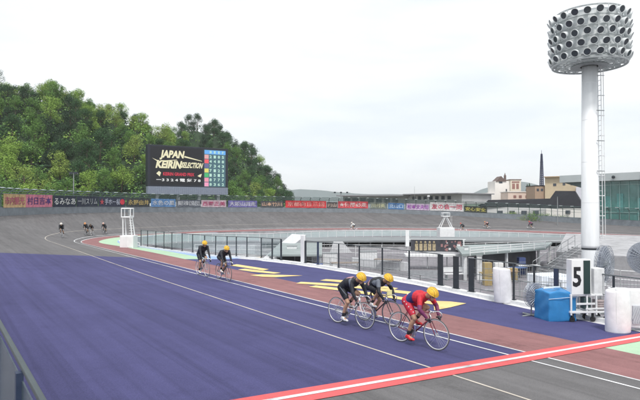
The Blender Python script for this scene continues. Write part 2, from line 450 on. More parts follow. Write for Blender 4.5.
# ------------------------------------------------------------------ rim fence with banners
GR = 'far curve'
rf = empty('rim_fence', P(60, W)); tag(rf, 'tall green grey safety fence with inward bent posts along the rim of the track', 'fence')
def rp(u, h, inn=0.0): p = path(u, W+0.12-inn); p.z = lerp(ZO, u)+h; return p
us = [-6+1.62*i for i in range(100)]
HF = 3.05
mesh_, rail_, kick_, brk = MB(), MB(), MB(), MB()
MESHM = mat('fence_mesh', (0.10, 0.15, 0.15), 0.6, 0, alpha=0.16)
for i, u in enumerate(us):
    b = MB()
    b.tube([rp(u, -0.4), rp(u, HF-0.55), rp(u, HF-0.2, 0.25), rp(u, HF, 0.85)], 0.062, 5)
    pst = kid(b, 'post', GREENM, rf)
    b = MB(); b.box((0, 0, 0), (0.42, 0.42, 0.10), rz=-u/RC)
    hd = b.build('bracket_head', mat('pale_bracket', (0.45, 0.52, 0.52), 0.4, 0), pst); hd.location = rp(u, HF+0.05, 0.95)-Vector(rf.location)
    if i+1 < len(us):
        c = us[i+1]
        kick_.quad(rp(u, -0.05, 0.1), rp(c, -0.05, 0.1), rp(c, 0.98, 0.1), rp(u, 0.98, 0.1))
        kick_.quad(rp(u, 0.98, 0.1), rp(c, 0.98, 0.1), rp(c, 0.98, 0), rp(u, 0.98, 0))
        mesh_.quad(rp(u, 0.98), rp(c, 0.98), rp(c, HF-0.55), rp(u, HF-0.55))
        mesh_.quad(rp(u, HF-0.55), rp(c, HF-0.55), rp(c, HF, 0.85), rp(u, HF, 0.85))
        for h, n_ in ((HF-0.55, 0), (1.0, 0.0), (HF, 0.85), (HF-0.28, 0.42), (2.0, 0)):
            rail_.bar(rp(u, h, n_), rp(c, h, n_), 0.045 if h != 2.0 else 0.02)
kid(mesh_, 'mesh_panel', MESHM, rf); kid(rail_, 'rail', GREENM, rf); kid(kick_, 'kick_board', BOARD, rf)
def rim_u(px):
    best = None
    for i in range(-60, 1500):
        u = i*0.1
        p = rp(u, 0); q = Vector((p.dot(RT), p.dot(FW)))
        if q.y > 1:
            e_ = abs(q.x/q.y*F+320-px)
            if q.y > 50 and (best is None or e_ < best[0]): best = (e_, u)
    return best[1]
RS = (RC+W)/RC
def text_mesh(s, bold=0.0):
    c = bpy.data.curves.new('t', 'FONT'); c.body = s; c.size = 1.0; c.offset = bold; c.resolution_u = 2
    o = bpy.data.objects.new('t', c); COL.objects.link(o)
    dg = bpy.context.evaluated_depsgraph_get(); ev = o.evaluated_get(dg); me = bpy.data.meshes.new_from_object(ev)
    V = [Vector(v.co) for v in me.vertices]; Fc = [tuple(p.vertices) for p in me.polygons]
    bpy.data.objects.remove(o); bpy.data.curves.remove(c); bpy.data.meshes.remove(me)
    if not V: return [], []
    x0, x1 = min(v.x for v in V), max(v.x for v in V); y0, y1 = min(v.y for v in V), max(v.y for v in V)
    return [((v.x-x0)/max(1e-6, x1-x0), (v.y-y0)/max(1e-6, y1-y0)) for v in V], Fc
def letters(mb, s, fn, m=None, bold=0.02):
    V, Fc = text_mesh(s, bold); n = len(mb.v)
    mb.v += [tuple(fn(a, b)) for a, b in V]
    for f in Fc: mb.f.append(tuple(n+i for i in f)); mb.m.append(m)
def cloth(name, c): return mat(name, tuple(x*.8 for x in c), 0.85, 0.28, 2.2, stretch=(1, 1, .5), bump=.6)
BAN = [
 (2, 24, (.74, .50, .26), [('市内観光', (.55, .12, .22), .06, .94)], 'yellow banner with dark red lettering', 1.9),
 (24.5, 51, (.78, .26, .36), [('村日吉本', (.10, .05, .22), .05, .95)], 'pink banner with dark purple lettering', 1.9),
 (52, 75, (.03, .04, .07), [('るみなあ', (.80, .82, .80), .05, .97)], 'black banner with four bold white characters', 1.8),
 (75.5, 97, (.04, .05, .08), [('一川スリム', (.55, .58, .60), .05, .95)], 'black banner with thinner grey characters', 1.8),
 (98, 124.5, (.05, .06, .10), [('★', (.75, .12, .14), .03, .2), ('手ホー桜', (.62, .66, .78), .22, .8), ('●', (.80, .06, .10), .80, .97)], 'dark banner with a red star and red disc beside white lettering', 1.8),
 (126, 149, (.06, .07, .08), [('永野由井', (.68, .52, .20), .05, .95)], 'dark banner with gold lettering', 1.7),
 (150.5, 175, (.16, .34, .66), [('水色の風', (.75, .80, .85), .05, .95)], 'blue banner with white lettering', 1.7),
 (176, 200, (.16, .18, .22), [('闘魂国団', (.66, .68, .72), .05, .95)], 'dark grey banner with square pale characters', 1.6),
 (200.5, 226, (.72, .56, .62), [('西岡正美', (.55, .08, .20), .05, .95)], 'pale pink banner with crimson lettering', 1.6),
 (227.5, 257, (.22, .20, .50), [('大阪山田走', (.80, .80, .88), .05, .95)], 'violet banner with white lettering', 1.6),
 (260, 283, (.10, .11, .12), [('山本竹川', (.80, .52, .36), .06, .94)], 'black banner with orange lettering', 1.6),
 (285.5, 326, (.74, .06, .07), [('京都向日三回', (.85, .40, .36), .05, .95)], 'long bright red banner with paler lettering', 1.75),
 (326.5, 337.5, (.12, .10, .10), [('内山', (.60, .48, .40), .1, .9)], 'small dark banner between the two red banners', 1.5),
 (338, 368, (.72, .10, .12), [('★優勝必走', (.85, .70, .68), .04, .95)], 'red banner with a white star at its left end', 1.75),
 (370, 386, (.22, .25, .22), [('川村英', (.62, .62, .40), .06, .94)], 'grey green banner with yellowish lettering', 1.6),
 (388, 404, (.10, .24, .50), [('北山口', (.60, .74, .86), .06, .94)], 'small blue banner with light blue lettering', 1.6),
 (406, 429.5, (.66, .52, .70), [('松本文夫田', (.36, .08, .46), .05, .95)], 'lilac banner with purple lettering', 1.6),
 (430, 463.5, (.80, .78, .78), [('友の会一同', (.74, .06, .14), .05, .95)], 'white banner with red lettering', 2.1),
 (464.5, 487, (.07, .08, .07), [('安心安全', (.66, .60, .16), .05, .95)], 'black banner with yellow lettering', 1.5),
]
for bi, (pa, pb, c, txts, lab, hh) in enumerate(BAN):
    ua, ub = rim_u(pa), rim_u(pb)
    root = empty('banner', rp((ua+ub)/2, 1.0, 0.14)); tag(root, lab+' on the rim fence', 'banner', 'banners hung along the rim fence')
    zlo = 0.92; zhi = zlo+hh*0.82
    b = MB(); n = max(2, int((ub-ua)/1.0)); wob = lambda k: 0.03*math.sin(k*2.3+bi)
    for i in range(n):
        a1, a2 = ua+(ub-ua)*i/n, ua+(ub-ua)*(i+1)/n
        for (ha, hb) in ((zlo, (zlo+zhi)/2), ((zlo+zhi)/2, zhi)):
            b.quad(rp(a1, ha, .16+wob(i)), rp(a2, ha, .16+wob(i+1)), rp(a2, hb, .16+wob(i)), rp(a1, hb, .16+wob(i)))
    kid(b, 'sheet', cloth('cloth%d' % bi, c), root)
    for s_, tc_, f0, f1 in txts:
        b = MB()
        letters(b, s_, lambda x, y: rp(ua+(ub-ua)*(f0+(f1-f0)*x), zlo+(zhi-zlo)*(0.20+0.62*y), .225), None, 0.012)
        kid(b, 'lettering', cloth('ink%d%s' % (bi, s_[0]), tc_), root)

# ------------------------------------------------------------------ big screen
pl, pr = at(147.5, 104), at(228, 113)
ax = (pr-pl); Wd = ax.length; ax.normalize(); nrm = Vector((ax.y, -ax.x, 0))      # towards the camera
if nrm.dot(-pl) < 0: nrm = -nrm
zt1, zb1 = hz(144, 104), hz(194, 104)
Hh = zt1-zb1
sc = empty('scoreboard', (pl+pr)/2+Vector((0, 0, zb1))); tag(sc, 'big black video scoreboard with cream lettering and a results table above the rim fence', 'scoreboard')
RZ = math.atan2(ax.y, ax.x)
def sp(x, y, o=0.0): p = pl+ax*(x*Wd)+nrm*o; p.z = zb1+y*Hh; return p
b = MB(); c_ = sp(.5, .58, -0.8); b.box(c_, (Wd, 1.6, Hh*0.84), RZ); kid(b, 'housing', mat('screen_housing', (0.02, 0.024, 0.035), 0.5, 0.1), sc, bevel=.05)
b = MB(); c_ = sp(.5, .08, -0.6); b.box(c_, (Wd*0.995, 1.3, Hh*0.155), RZ)
for i in range(40): b.box(sp((i+.5)/40, .08, 0.075), (0.06, 0.05, Hh*0.15), RZ)
kid(b, 'plinth', mat('blue_grey_cladding', (0.22, 0.25, 0.32), 0.6, 0.1), sc)
for x in (0.12, 0.37, 0.63, 0.88):
    b = MB(); b.box(sp(x, -0.28, -0.6), (0.6, 0.6, Hh*0.56), RZ); kid(b, 'leg', GREYM, sc)
b = MB(); b.quad(sp(.03, .19, .012), sp(.665, .19, .012), sp(.665, .965, .012), sp(.03, .965, .012)); kid(b, 'display', mat('display_black', (0.012, 0.012, 0.016), 0.35, 0), sc)
CREAM = mat('lit_cream', (0.66, 0.62, 0.42), 0.6, 0.15, 20, emit=0.22); LRED = mat('lit_red', (0.50, 0.03, 0.06), 0.6, 0, emit=0.25); LWH = mat('lit_white', (0.6, 0.6, 0.6), .6, 0, emit=.25)
b = MB()
def st(x0, x1, y0, y1, sh=0.0, o=.03): return lambda x, y: sp(x0+(x1-x0)*x+sh*(y-.5), y0+(y1-y0)*y, o)
letters(b, 'JAPAN', st(.145, .43, .70, .90, .02), None, .05)
letters(b, 'KEIRIN', st(.10, .40, .53, .69, .02, .035), None, .05)
letters(b, 'SELECTION', st(.40, .665, .55, .67, .02), None, .04)
b.poly([sp(.05, .73, .03), sp(.12, .655, .03), sp(.35, .705, .03), sp(.34, .715, .03), sp(.13, .675, .03)])
b.poly([sp(.43, .77, .03), sp(.66, .70, .03), sp(.65, .715, .03), sp(.44, .80, .03)])
b.poly([sp(.10, .42, .03), sp(.14, .36, .03), sp(.155, .44, .03), sp(.13, .47, .03)])
b.poly([sp(.60, .39, .03), sp(.64, .36, .03), sp(.655, .44, .03), sp(.625, .42, .03)])
kid(b, 'title_lettering', CREAM, sc)
b = MB(); letters(b, 'KEIRIN GRAND PRIX', st(.18, .56, .38, .45), None, .03); kid(b, 'subtitle_lettering', LRED, sc)
b = MB(); letters(b, 'ー3 3 2 4 電 気 7 8', st(.10, .64, .26, .33), None, .03); kid(b, 'number_row', LWH, sc)
b = MB()
x0, x1, y0, y1 = .685, .965, .17, .955
b.quad(sp(x0, y0, .012), sp(x1, y0, .012), sp(x1, y1, .012), sp(x0, y1, .012), mat('table_base', (0.06, 0.13, 0.16), .5, 0, emit=.15))
rows = [(.10, .30, .62), (.55, .28, .28), (.62, .08, .10), (.10, .10, .22), (.55, .50, .12), (.05, .35, .12), (.62, .22, .30), (.65, .25, .38)]
for i, c in enumerate(rows):
    ya, yb = y1-(i+1)*(y1-y0)/8+.008, y1-i*(y1-y0)/8-.006
    m_ = mat('row%d' % i, c, .5, 0, emit=.35)
    b.quad(sp(x0+.004, ya, .02), sp((x1 if i == 0 else x0+.058), ya, .02), sp((x1 if i == 0 else x0+.058), yb, .02), sp(x0+.004, yb, .02), m_)
kid(b, 'results_table', None, sc)
b = MB()
rng = random.Random(3)
for i in range(8):
    ya = y1-(i+1)*(y1-y0)/8+.02
    for j in range(4):
        xa = x0+.068+j*.054
        letters(b, rng.choice('12345678') if i else rng.choice('名車番府'), st(xa, xa+.030, ya, ya+.062), None, .03)
kid(b, 'table_digits', mat('lit_mint', (0.40, 0.60, 0.52), .6, 0, emit=.25), sc)

# ------------------------------------------------------------------ floodlight tower
FT = at(590, 36, ZF); ft = empty('floodlight_tower', FT); tag(ft, 'huge white floodlight tower with a round drum of dark lamps, beside the number five cart', 'floodlight')
z0 = -ZF
def L0(v): return Vector(v)
PM = mat('tower_white', (0.78, 0.80, 0.82), 0.5, 0.07, 1.2, stretch=(3, 3, .25))
b = MB(); b.lathe([(0.95, 0), (0.95, .25), (0.53, .3), (0.53, 2.3)], n=28); b.build('pedestal', PM, ft)
b = MB(); b.lathe([(.56, 2.42), (0.56, 2.6), (0.46, z0+9.7)], n=32); b.build('pole', PM, ft, smooth=True)
b = MB(); b.lathe([(.54, 2.30), (.54, 2.42)], n=28); b.build('flange_shadow_gap', DARKM, ft)
for zz_, rr_ in ((5.4, .538), (8.1, .515), (10.9, .492), (13.4, .471)):
    b = MB(); b.lathe([(rr_-.004, zz_), (rr_+.006, zz_+.015), (rr_-.004, zz_+.03)], n=28); b.build('weld_seam', WHITE2, ft)
lad = MB(); lo = RT*0.74
for s_ in (-1, 1):
    lad.bar(lo+FW*(0.2*s_)+Vector((0, 0, 3.0)), RT*.66+FW*(0.2*s_)+Vector((0, 0, z0+9.4)), 0.028)
lad.bar(RT*1.02+Vector((0, 0, 3.2)), RT*.92+Vector((0, 0, z0+9.2)), 0.022)
n = 34
for i in range(n):
    z = 3.2+i*(z0+6.2)/n; q = lo*(1-.1*i/n)
    lad.bar(q-FW*.2+Vector((0, 0, z)), q+FW*.2+Vector((0, 0, z)), 0.018)
    if i % 4 == 0:
        lad.bar(RT*.5+Vector((0, 0, z)), RT*1.0+Vector((0, 0, z)), 0.03)
lad.build('ladder', WHITE2, ft)
for z in (z0+2.3, z0+4.3, z0+6.3):
    b = MB(); b.bar(RT*.2-FW*.55+Vector((0, 0, z)), RT*.75-FW*.45+Vector((0, 0, z)), .03); b.build('bracket', GREYM, ft)
fr = MB(); RD = 2.38
def cir(r, z, rad, n=40, mb=fr):
    pts = [Vector((r*math.cos(2*PI*i/n), r*math.sin(2*PI*i/n), z)) for i in range(n+1)]; mb.tube(pts, rad, 5, cap=False)
zs = [z0+9.75+0.66*i for i in range(5)]
for z in zs: cir(RD-.28, z-.22, .045)
cir(RD-.1, z0+9.4, .07); cir(RD-.9, z0+9.4, .05); cir(1.0, z0+9.4, .05); cir(RD-.3, zs[-1]+.4, .06); cir(RD-.95, zs[2], .04); cir(RD-.95, zs[4], .04)
for i in range(21):
    a = 2*PI*i/21; c_, s_ = math.cos(a), math.sin(a)
    fr.bar((c_*(RD-.28), s_*(RD-.28), z0+9.4), (c_*(RD-.28), s_*(RD-.28), zs[-1]+.4), .035)
    fr.bar((c_*.5, s_*.5, z0+9.4), (c_*(RD-.1), s_*(RD-.1), z0+9.4), .035)
    if i % 2 == 0:
        fr.bar((c_*.4, s_*.4, zs[-1]), (c_*(RD-.3), s_*(RD-.3), zs[-1]), .03)
        fr.bar((c_*.5, s_*.5, zs[1]), (c_*(RD-.3), s_*(RD-.3), z0+9.4), .035)
fr.build('drum_frame', mat('galvanised', (0.50, 0.53, 0.54), 0.45, 0.12, metal=.3), ft)
fl_ = MB(); fl_.lathe([(1.15, z0+9.30), (1.15, z0+9.34), (.55, z0+9.34), (.55, z0+9.30)], n=32); fl_.build('service_platform', GREYM, ft)
inn = MB(); inn.lathe([(.50, z0+9.3), (.50, zs[-1]+.6), (.2, zs[-1]+.9)], n=20); inn.build('core', PM, ft, smooth=True)
cl = MB()
for i in range(38):
    a0, a1 = 2*PI*i/38, 2*PI*(i+1)/38; r = RD-.42
    cl.quad((r*math.cos(a0), r*math.sin(a0), z0+9.75), (r*math.cos(a1), r*math.sin(a1), z0+9.75), (r*math.cos(a1), r*math.sin(a1), zs[-1]+.2), (r*math.cos(a0), r*math.sin(a0), zs[-1]+.2))
cl.build('pale_backing_screen', mat('backing', (0.66, 0.69, 0.70), .6, .12, 2.0), ft)
hs = MB()
hs.lathe([(.08, -.30), (.14, -.24), (.21, -.04), (.238, .08), (.238, .12), (.212, .12), (.212, .09)], n=16)
hm = hs.mesh('lamp_housing', mat('lamp_white', (0.72, 0.75, 0.76), .4, .05), True)
lm = MB(); lm.lathe([(.216, .08), (.216, .093), (.16, .105)], n=16); lmm = lm.mesh('lamp_glass', mat('lamp_glass_dark', (0.045, 0.055, 0.07), .18, .3, 8, spec=.6))
for ri, z in enumerate(zs):
    for i in range(21):
        a = 2*PI*(i+(0.5 if ri % 2 else 0))/21
        tilt = math.radians(-24+7*math.sin(i*2.7+ri*1.3))
        R_ = Matrix.Rotation(a+.13*math.sin(i*5.1+ri*2.2), 4, 'Z') @ Matrix.Rotation(PI/2-tilt, 4, 'Y')
        M_ = Matrix.Translation(Vector((math.cos(a)*RD, math.sin(a)*RD, z+.03*math.sin(i*3.1+ri)))) @ R_
        h_ = bpy.data.objects.new('lamp_housing', hm); COL.objects.link(h_); h_.parent = ft; h_.matrix_local = M_
        l_ = bpy.data.objects.new('lamp_glass', lmm); COL.objects.link(l_); l_.parent = h_

# ------------------------------------------------------------------ camera towers
def tower(px, d, zbase, bw, bh, tw, th, tot, label, tri=False, rz=None):
    r = empty('judges_tower', at(px, d, zbase), -YAW if rz is None else rz); tag(r, label, 'judge stand')
    b = MB(); b.box((0, 0, bh/2), (bw, bw, bh))
    for s_ in (-1, 1): b.box((s_*bw*.22, -bw/2-.01, bh*.5), (bw*.40, .03, bh*.86))
    b.build('base_cabin', WHITE, r, bevel=.02)
    for sx in (-1, 1):
        for sy in (-1, 1):
            b = MB(); b.bar((sx*bw*.33 if not tri else sx*bw*.40, sy*bw*.3, bh), ((sx*tw*.40-.12) if not tri else (sx*.08), sy*tw*.35, tot-th), .05); b.build('leg', WHITE, r)
    b = MB(); X = tw/2; c0 = -.12 if not tri else 0
    for z in (tot-th, tot):
        for (a, c) in (((-X, -X), (X, -X)), ((X, -X), (X, X)), ((X, X), (-X, X)), ((-X, X), (-X, -X))):
            b.bar((a[0]+c0, a[1], z), (c[0]+c0, c[1], z), .045)
    for sx in (-1, 1):
        for sy in (-1, 1): b.bar((sx*X+c0, sy*X, tot-th), (sx*X+c0, sy*X, tot), .04)
    b.box((c0, 0, tot-th-.02), (tw, tw, .05))
    b.build('cab_frame', WHITE, r)
    b = MB(); b.box((c0+tw*.22, 0, tot-th*.5), (tw*.22, tw*.3, th*.7)); b.build('camera_box', GREYM, r)
    b = MB()
    for i in range(9): b.bar((-.15+bw*.3, -bw*.4, bh+i*.2), (.15+bw*.3, -bw*.4, bh+i*.2), .015)
    b.build('ladder', WHITE, r)
tower(129, 43.8, -3.40, 1.08, 1.02, .72, .70, 3.2, 'white judging tower with an open square cab at the left end of the fence')
tower(445.5, 78, ZF+.0, 2.1, 2.1, 1.0, .5, 4.2, 'white judging tower with splayed legs and wide base at the far infield edge', tri=True)

# ------------------------------------------------------------------ things on the apron
def gz(p): u, t = inv(p.x, p.y); return zt(u, t)
def soft_cylinder(name, px, d, r, h, label, group=None, lean=0.0):
    p = at(px, d); p.z = gz(p)+.004; root = empty(name, p, -YAW); tag(root, label, 'padding', group)
    b = MB(); n = 28; prof = [(r*.97, 0), (r, .04), (r*.985, h*.3), (r*1.0, h*.6), (r*.97, h-.06), (r*.93, h-.01), (r*.80, h)]
    b.lathe(prof, n=n)
    rg = random.Random(px)
    b.v = [(x+lean*z+.008*math.sin(z*5+y*9), y*.85+.008*math.sin(z*6+x*9), z+(.10*x*(1 if px > 600 else -1) if z > h*.8 else 0)) for x, y, z in b.v]
    b.build('padded_cover', mat('vinyl_white', (0.74, 0.74, 0.77), .5, .11, 3.5, bump=.35), root, smooth=True)
    b = MB()
    for a in (0.3, 4.1):
        b.bar((r*1.005*math.cos(a+3.9), r*.8*math.sin(a+3.9), .04), (r*1.0*math.cos(a+3.9)+lean*h, r*.8*math.sin(a+3.9), h-.05), .012)
    b.build('seam', WHITE2, root)
    for a in range(3):
        b = MB(); b.box((r*.8*math.cos(a*2.1)+lean*h, r*.62*math.sin(a*2.1), h+.01), (.07, .03, .03)); b.build('tie_loop', WHITE2, root)
    return root
soft_cylinder('padded_post_cover', 503, 19.6, .325, 1.24, 'white padded round post cover alone in front of the infield fence', lean=-.05)
soft_cylinder('padded_post_cover', 617, 14.9, .335, 1.18, 'white padded round cover at the right edge, larger and nearer than the other one')
p = at(637, 15.1); p.z = gz(p)+.004; r = empty('padded_mat', p, -YAW-.1); tag(r, 'white padded mat with grey slanted panel beside the large round cover', 'mat')
b = MB(); b.box((0.0, .1, .62), (.55, .22, 1.1)); b.build('cover', mat('vinyl_white', (1, 1, 1)), r, bevel=.05)
b = MB(); b.box((0.06, -.03, .46), (.42, .05, .5))
for i in range(7): b.box((-.14+i*.06, -.065, .46), (.018, .02, .44), R=Matrix.Rotation(.35, 3, 'Y'))
b.build('slatted_panel', mat('slat_grey', (.45, .47, .52), .5, .1), r)

p = at(554.5, 16.6); p.z = gz(p)+.004; r = empty('blue_tarp_box', p, -YAW+.22); tag(r, 'bright blue tarpaulin covered box standing left of the number five cart', 'box')
bm = bmesh.new(); bmesh.ops.create_cube(bm, size=1.0)
bmesh.ops.subdivide_edges(bm, edges=bm.edges[:], cuts=10, use_grid_fill=True)
rg = random.Random(5)
for v in bm.verts:
    x, y, z = v.co; z += .5
    q = 1.0+.012*math.sin(z*7+x*5)
    v.co = Vector((x*.94*q+.012*math.sin(z*13+y*8), y*.75*q+.010*math.sin(x*12+z*4), z*.90+(.025*math.sin(x*9)*math.cos(y*6) if z > .9 else 0)))
me = bpy.data.meshes.new('tarpaulin'); bm.to_mesh(me); bm.free()
me.materials.append(mat('blue_tarp', (0.035, 0.22, 0.50), .42, .12, 3, bump=.5))
for pl_ in me.polygons: pl_.use_smooth = True
o = bpy.data.objects.new('tarpaulin', me); COL.objects.link(o); o.parent = r
md = o.modifiers.new('b', 'BEVEL'); md.width = .03; md.segments = 2
b = MB(); b.tube([(-.5, -.40, .70), (.2, -.41, .73), (.52, -.39, .72), (.53, .3, .7)], .008, 5)
b.tube([(-.4, .0, .96), (-.1, -.1, 1.0), (.2, .05, .97)], .03, 6)
b.build('cord', mat('pale_cord', (.6, .7, .8), .6, 0), r)

# number cart
p = at(582, 16.5); p.z = gz(p)+.004; r = empty('number_cart', p, -YAW+.10); tag(r, 'white wheeled lap counter cart showing a black number 5 beside a dark strip', 'lap counter')
b = MB(); b.box((.08, 0, .30), (1.25, .5, .06)); b.box((.08, 0, .80), (1.2, .45, .05))
for x in (-.5, .0, .30, .66):
    for y in (-.22, .22): b.box((x, y, .52), (.05, .05, .62))
b.box((-.05, -.25, .55), (.60, .02, .06)); b.box((.30, -.25, .40), (.70, .02, .05))
b.build('frame', WHITE, r, bevel=.006)
b = MB(); b.box((-.18, -.1, 1.35), (.62, .30, 1.06)); b.build('number_case', WHITE, r, bevel=.015)
b = MB(); b.box((-.02, -.262, 1.35), (.20, .03, 1.0)); b.build('dark_strip', mat('strip_dark', (.02, .045, .045), .3, .1), r)
b = MB(); letters(b, '5', lambda x, y: Vector((-.46+.27*x, -.256, 1.06+.60*y)), None, .03); b.build('digit', mat('black_ink', (.015, .015, .02), .5, 0), r)
b = MB(); b.box((.42, -.02, 1.20), (.34, .36, .80)); b.build('control_cabinet', WHITE2, r, bevel=.015)
b = MB(); b.box((.02, -.12, .56), (.22, .22, .34)); b.build('battery_box', mat('box_dark', (.05, .08, .08), .5, .2), r, bevel=.01)
b = MB(); b.box((.46, -.12, .50), (.30, .25, .30))
for i in range(4): b.box((.46, -.25, .40+i*.07), (.26, .02, .02))
b.build('equipment_box', mat('box_grey', (.40, .34, .34), .5, .3, 8), r, bevel=.01)
for x in (-.45, .2, .62):
    for y in (-.2, .2):
        b = MB(); b.lathe([(.08, -.02), (.08, .02)], (x, y, .08), 14, axis='Y'); b.box((x, y, .19), (.05, .07, .16)); b.build('caster', BLACK, r)

def fan(px, d, z, R, label, yaw=0.0):
    p = at(px, d); g_ = gz(p); p.z = g_; r = empty('drum_fan', p, -YAW+yaw); tag(r, label, 'fan', 'big grey floor fans')
    hgt = z-g_
    cage = mat('fan_cage_grey', (.34, .37, .42), .4, .1, metal=.4)
    b = MB()
    for k_ in range(7):
        rr = R*(k_+1)/7; n = 26
        for dy, sc_ in ((-.10, 1), (.10, 1)):
            yb = dy*(1-(.5 if k_ < 3 else 0)*0)
            b.tube([(rr*math.cos(2*PI*i/n), dy*(1.5-.5*k_/6), hgt+rr*math.sin(2*PI*i/n)) for i in range(n+1)], .007, 4, cap=False)
    for i in range(26):
        a = 2*PI*i/26
        b.tube([(.05*math.cos(a), -.15, hgt+.05*math.sin(a)), (R*math.cos(a), -.10, hgt+R*math.sin(a)), (R*math.cos(a), .10, hgt+R*math.sin(a)), (.05*math.cos(a), .15, hgt+.05*math.sin(a))], .006, 4)
    b.build('cage', cage, r)
    for i in range(3):
        a = 2*PI*i/3+.4; b = MB()
        c1, s1 = math.cos(a), math.sin(a); c2, s2 = math.cos(a+.75), math.sin(a+.75); q = R*.9
        b.hexa([(.06*c1, -.05, hgt+.06*s1), (q*c1, -.06, hgt+q*s1), (q*c2, .06, hgt+q*s2), (.06*c2, .05, hgt+.06*s2),
                (.06*c1, -.045, hgt+.06*s1), (q*c1, -.055, hgt+q*s1), (q*c2, .065, hgt+q*s2), (.06*c2, .055, hgt+.06*s2)])
        b.build('blade', mat('fan_blade', (.26, .28, .33), .4, .1), r)
    b = MB(); b.lathe([(R*.97, -.012), (R*.97, .012)], (0, .0, hgt), 32, axis='Y'); b.build('guard_mesh', mat('guard_mesh', (.30, .33, .40), .6, .2, 6, alpha=.55), r)
    b = MB(); b.lathe([(.09, -.12), (.11, 0), (.09, .2)], (0, 0, hgt), 14, axis='Y'); b.build('motor', GREYM, r)
    b = MB(); b.bar((0, .12, 0.02), (0, .12, hgt), .03); b.bar((-.4, .12, .03), (.4, .12, .03), .03); b.bar((0, -.3, .03), (0, .45, .03), .03); b.build('stand', GREYM, r)
fan(604, 17.4, hz(264, 17.4), .60, 'tall grey caged fan standing right of the number five cart', .75)
fan(534, 17.0, hz(295, 17.0), .38, 'low grey caged fan lying left of the blue box', .5)
fan(645, 18.4, hz(258, 18.4), .55, 'grey caged fan cut off by the right edge of the picture', -.5)
# ------------------------------------------------------------------ near railing, bottom left
nr = empty('stand_railing', (.55, 5, -2.6)); tag(nr, 'dark steel railing with clear panel in the bottom left corner', 'railing')
b = MB(); b.box((0, 12, 1.39), (.04, 60, .045)); b.build('handrail', mat('rail_grey_green', (.045, .06, .068), .4, .12), nr, bevel=.01)
for y in (-6, -4, -2.1, -.3, 1.5, 3.3, 5.2, 7, 9, 11, 14, 17, 20, 23, 26, 30, 34):
    b = MB(); b.box((-.03, y-1.9, .68), (.05, .08, 1.36)); b.build('post', NAVYM, nr)
b = MB(); b.box((-.012, 12, .72), (.012, 60, 1.16)); b.build('clear_panel', mat('poly_panel', (.12, .16, .18), .25, .2, 2, alpha=.55), nr)
b = MB(); b.box((.0, 12, .10), (.05, 60, .05)); b.build('bottom_rail', NAVYM, nr)
# ------------------------------------------------------------------ infield buildings and clutter
def slab_poly(mb, pts, z0_, z1_, m=None):
    n = len(pts); a = [Vector((p.x, p.y, z0_)) for p in pts]; c = [Vector((p.x, p.y, z1_)) for p in pts]
    mb.poly(list(reversed(a)), m); mb.poly(c, m)
    for i in range(n): mb.quad(a[i], a[(i+1) % n], c[(i+1) % n], c[i], m)
def ccw(pts):
    s_ = sum(pts[i].x*pts[(i+1) % len(pts)].y-pts[(i+1) % len(pts)].x*pts[i].y for i in range(len(pts)))
    return pts if s_ > 0 else list(reversed(pts))
def rooted(name, loc, label, cat, group=None):
    r = empty(name, loc); tag(r, label, cat, group); return r
ROOFM = mat('roof_pale_green_grey', (0.27, 0.31, 0.31), .7, .12, .5, bump=.2)
def canopy(pts, ztop, th, label, name='pit_shelter', nposts=6, inset=.4, back=True):
    pts = ccw(pts); r = rooted(name, Vector((pts[0].x, pts[0].y, ZF)), label, 'shelter')
    b = MB(); slab_poly(b, pts, ztop-th, ztop); kid(b, 'roof', ROOFM, r, bevel=0)
    cx = sum((p for p in pts), Vector())/len(pts)
    for i in range(len(pts)):
        A, B = pts[i], pts[(i+1) % len(pts)]
        L_ = (B-A).length; n = max(1, int(L_/4.0))
        for j in range(n):
            q = A+(B-A)*(j/n); q = q+(cx-q).normalized()*inset
            b = MB(); b.box((q.x, q.y, (ZF+ztop-th)/2), (.16, .16, ztop-th-ZF)); kid(b, 'pillar', WHITE2, r)
    if back:
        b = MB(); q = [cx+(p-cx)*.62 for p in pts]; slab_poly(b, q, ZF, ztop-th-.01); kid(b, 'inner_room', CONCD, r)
    return r
# long low covered passage in front of the far balustrade
def curve_slab(k0, k1, d0, d1, ztop, zbot, n=24):
    b = MB()
    for i in range(n):
        a0, a1 = k0+(k1-k0)*i/n, k0+(k1-k0)*(i+1)/n
        dd = lambda px, d: d-3.0*((px-430)/190.0)**2
        A, B, C_, D_ = at(a0, dd(a0, d0)), at(a1, dd(a1, d0)), at(a1, dd(a1, d1)), at(a0, dd(a0, d1))
        V0 = lambda p, z: Vector((p.x, p.y, z))
        b.hexa([V0(A, zbot), V0(B, zbot), V0(C_, zbot), V0(D_, zbot), V0(A, ztop), V0(B, ztop), V0(C_, ztop), V0(D_, ztop)])
    return b
r = rooted('covered_passage', at(430, 67, ZF), 'long low pale roofed passage with a dark open side below the far balustrade', 'passage')
kid(curve_slab(262, 660, 66, 74, -4.22, -4.42), 'roof', mat('passage_roof', (.20, .215, .225), .7, .15, .4), r)
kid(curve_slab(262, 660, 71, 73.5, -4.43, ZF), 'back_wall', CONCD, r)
kid(curve_slab(262, 660, 66.3, 66.6, -4.95, ZF), 'low_wall', CONCW, r)
for i in range(34):
    px = 266+i*11.6; q = at(px, 66.9-3.0*((px-430)/190.0)**2)
    b = MB(); b.box((q.x, q.y, (ZF-4.42)/2), (.14, .14, -4.42-ZF)); kid(b, 'pillar', CONCW, r)
# main pit shelter on the right
canopy([at(462, 37.5), at(545, 43), at(552, 50), at(455, 46)], -3.34, .16, 'flat roofed concrete pit shelter with a dark open front in the infield', nposts=5, inset=.5)
canopy([at(268, 44), at(322, 44), at(322, 58), at(280, 58)], -3.95, .15, 'low pale canopy in the infield behind the white pillar', nposts=3, inset=.5)
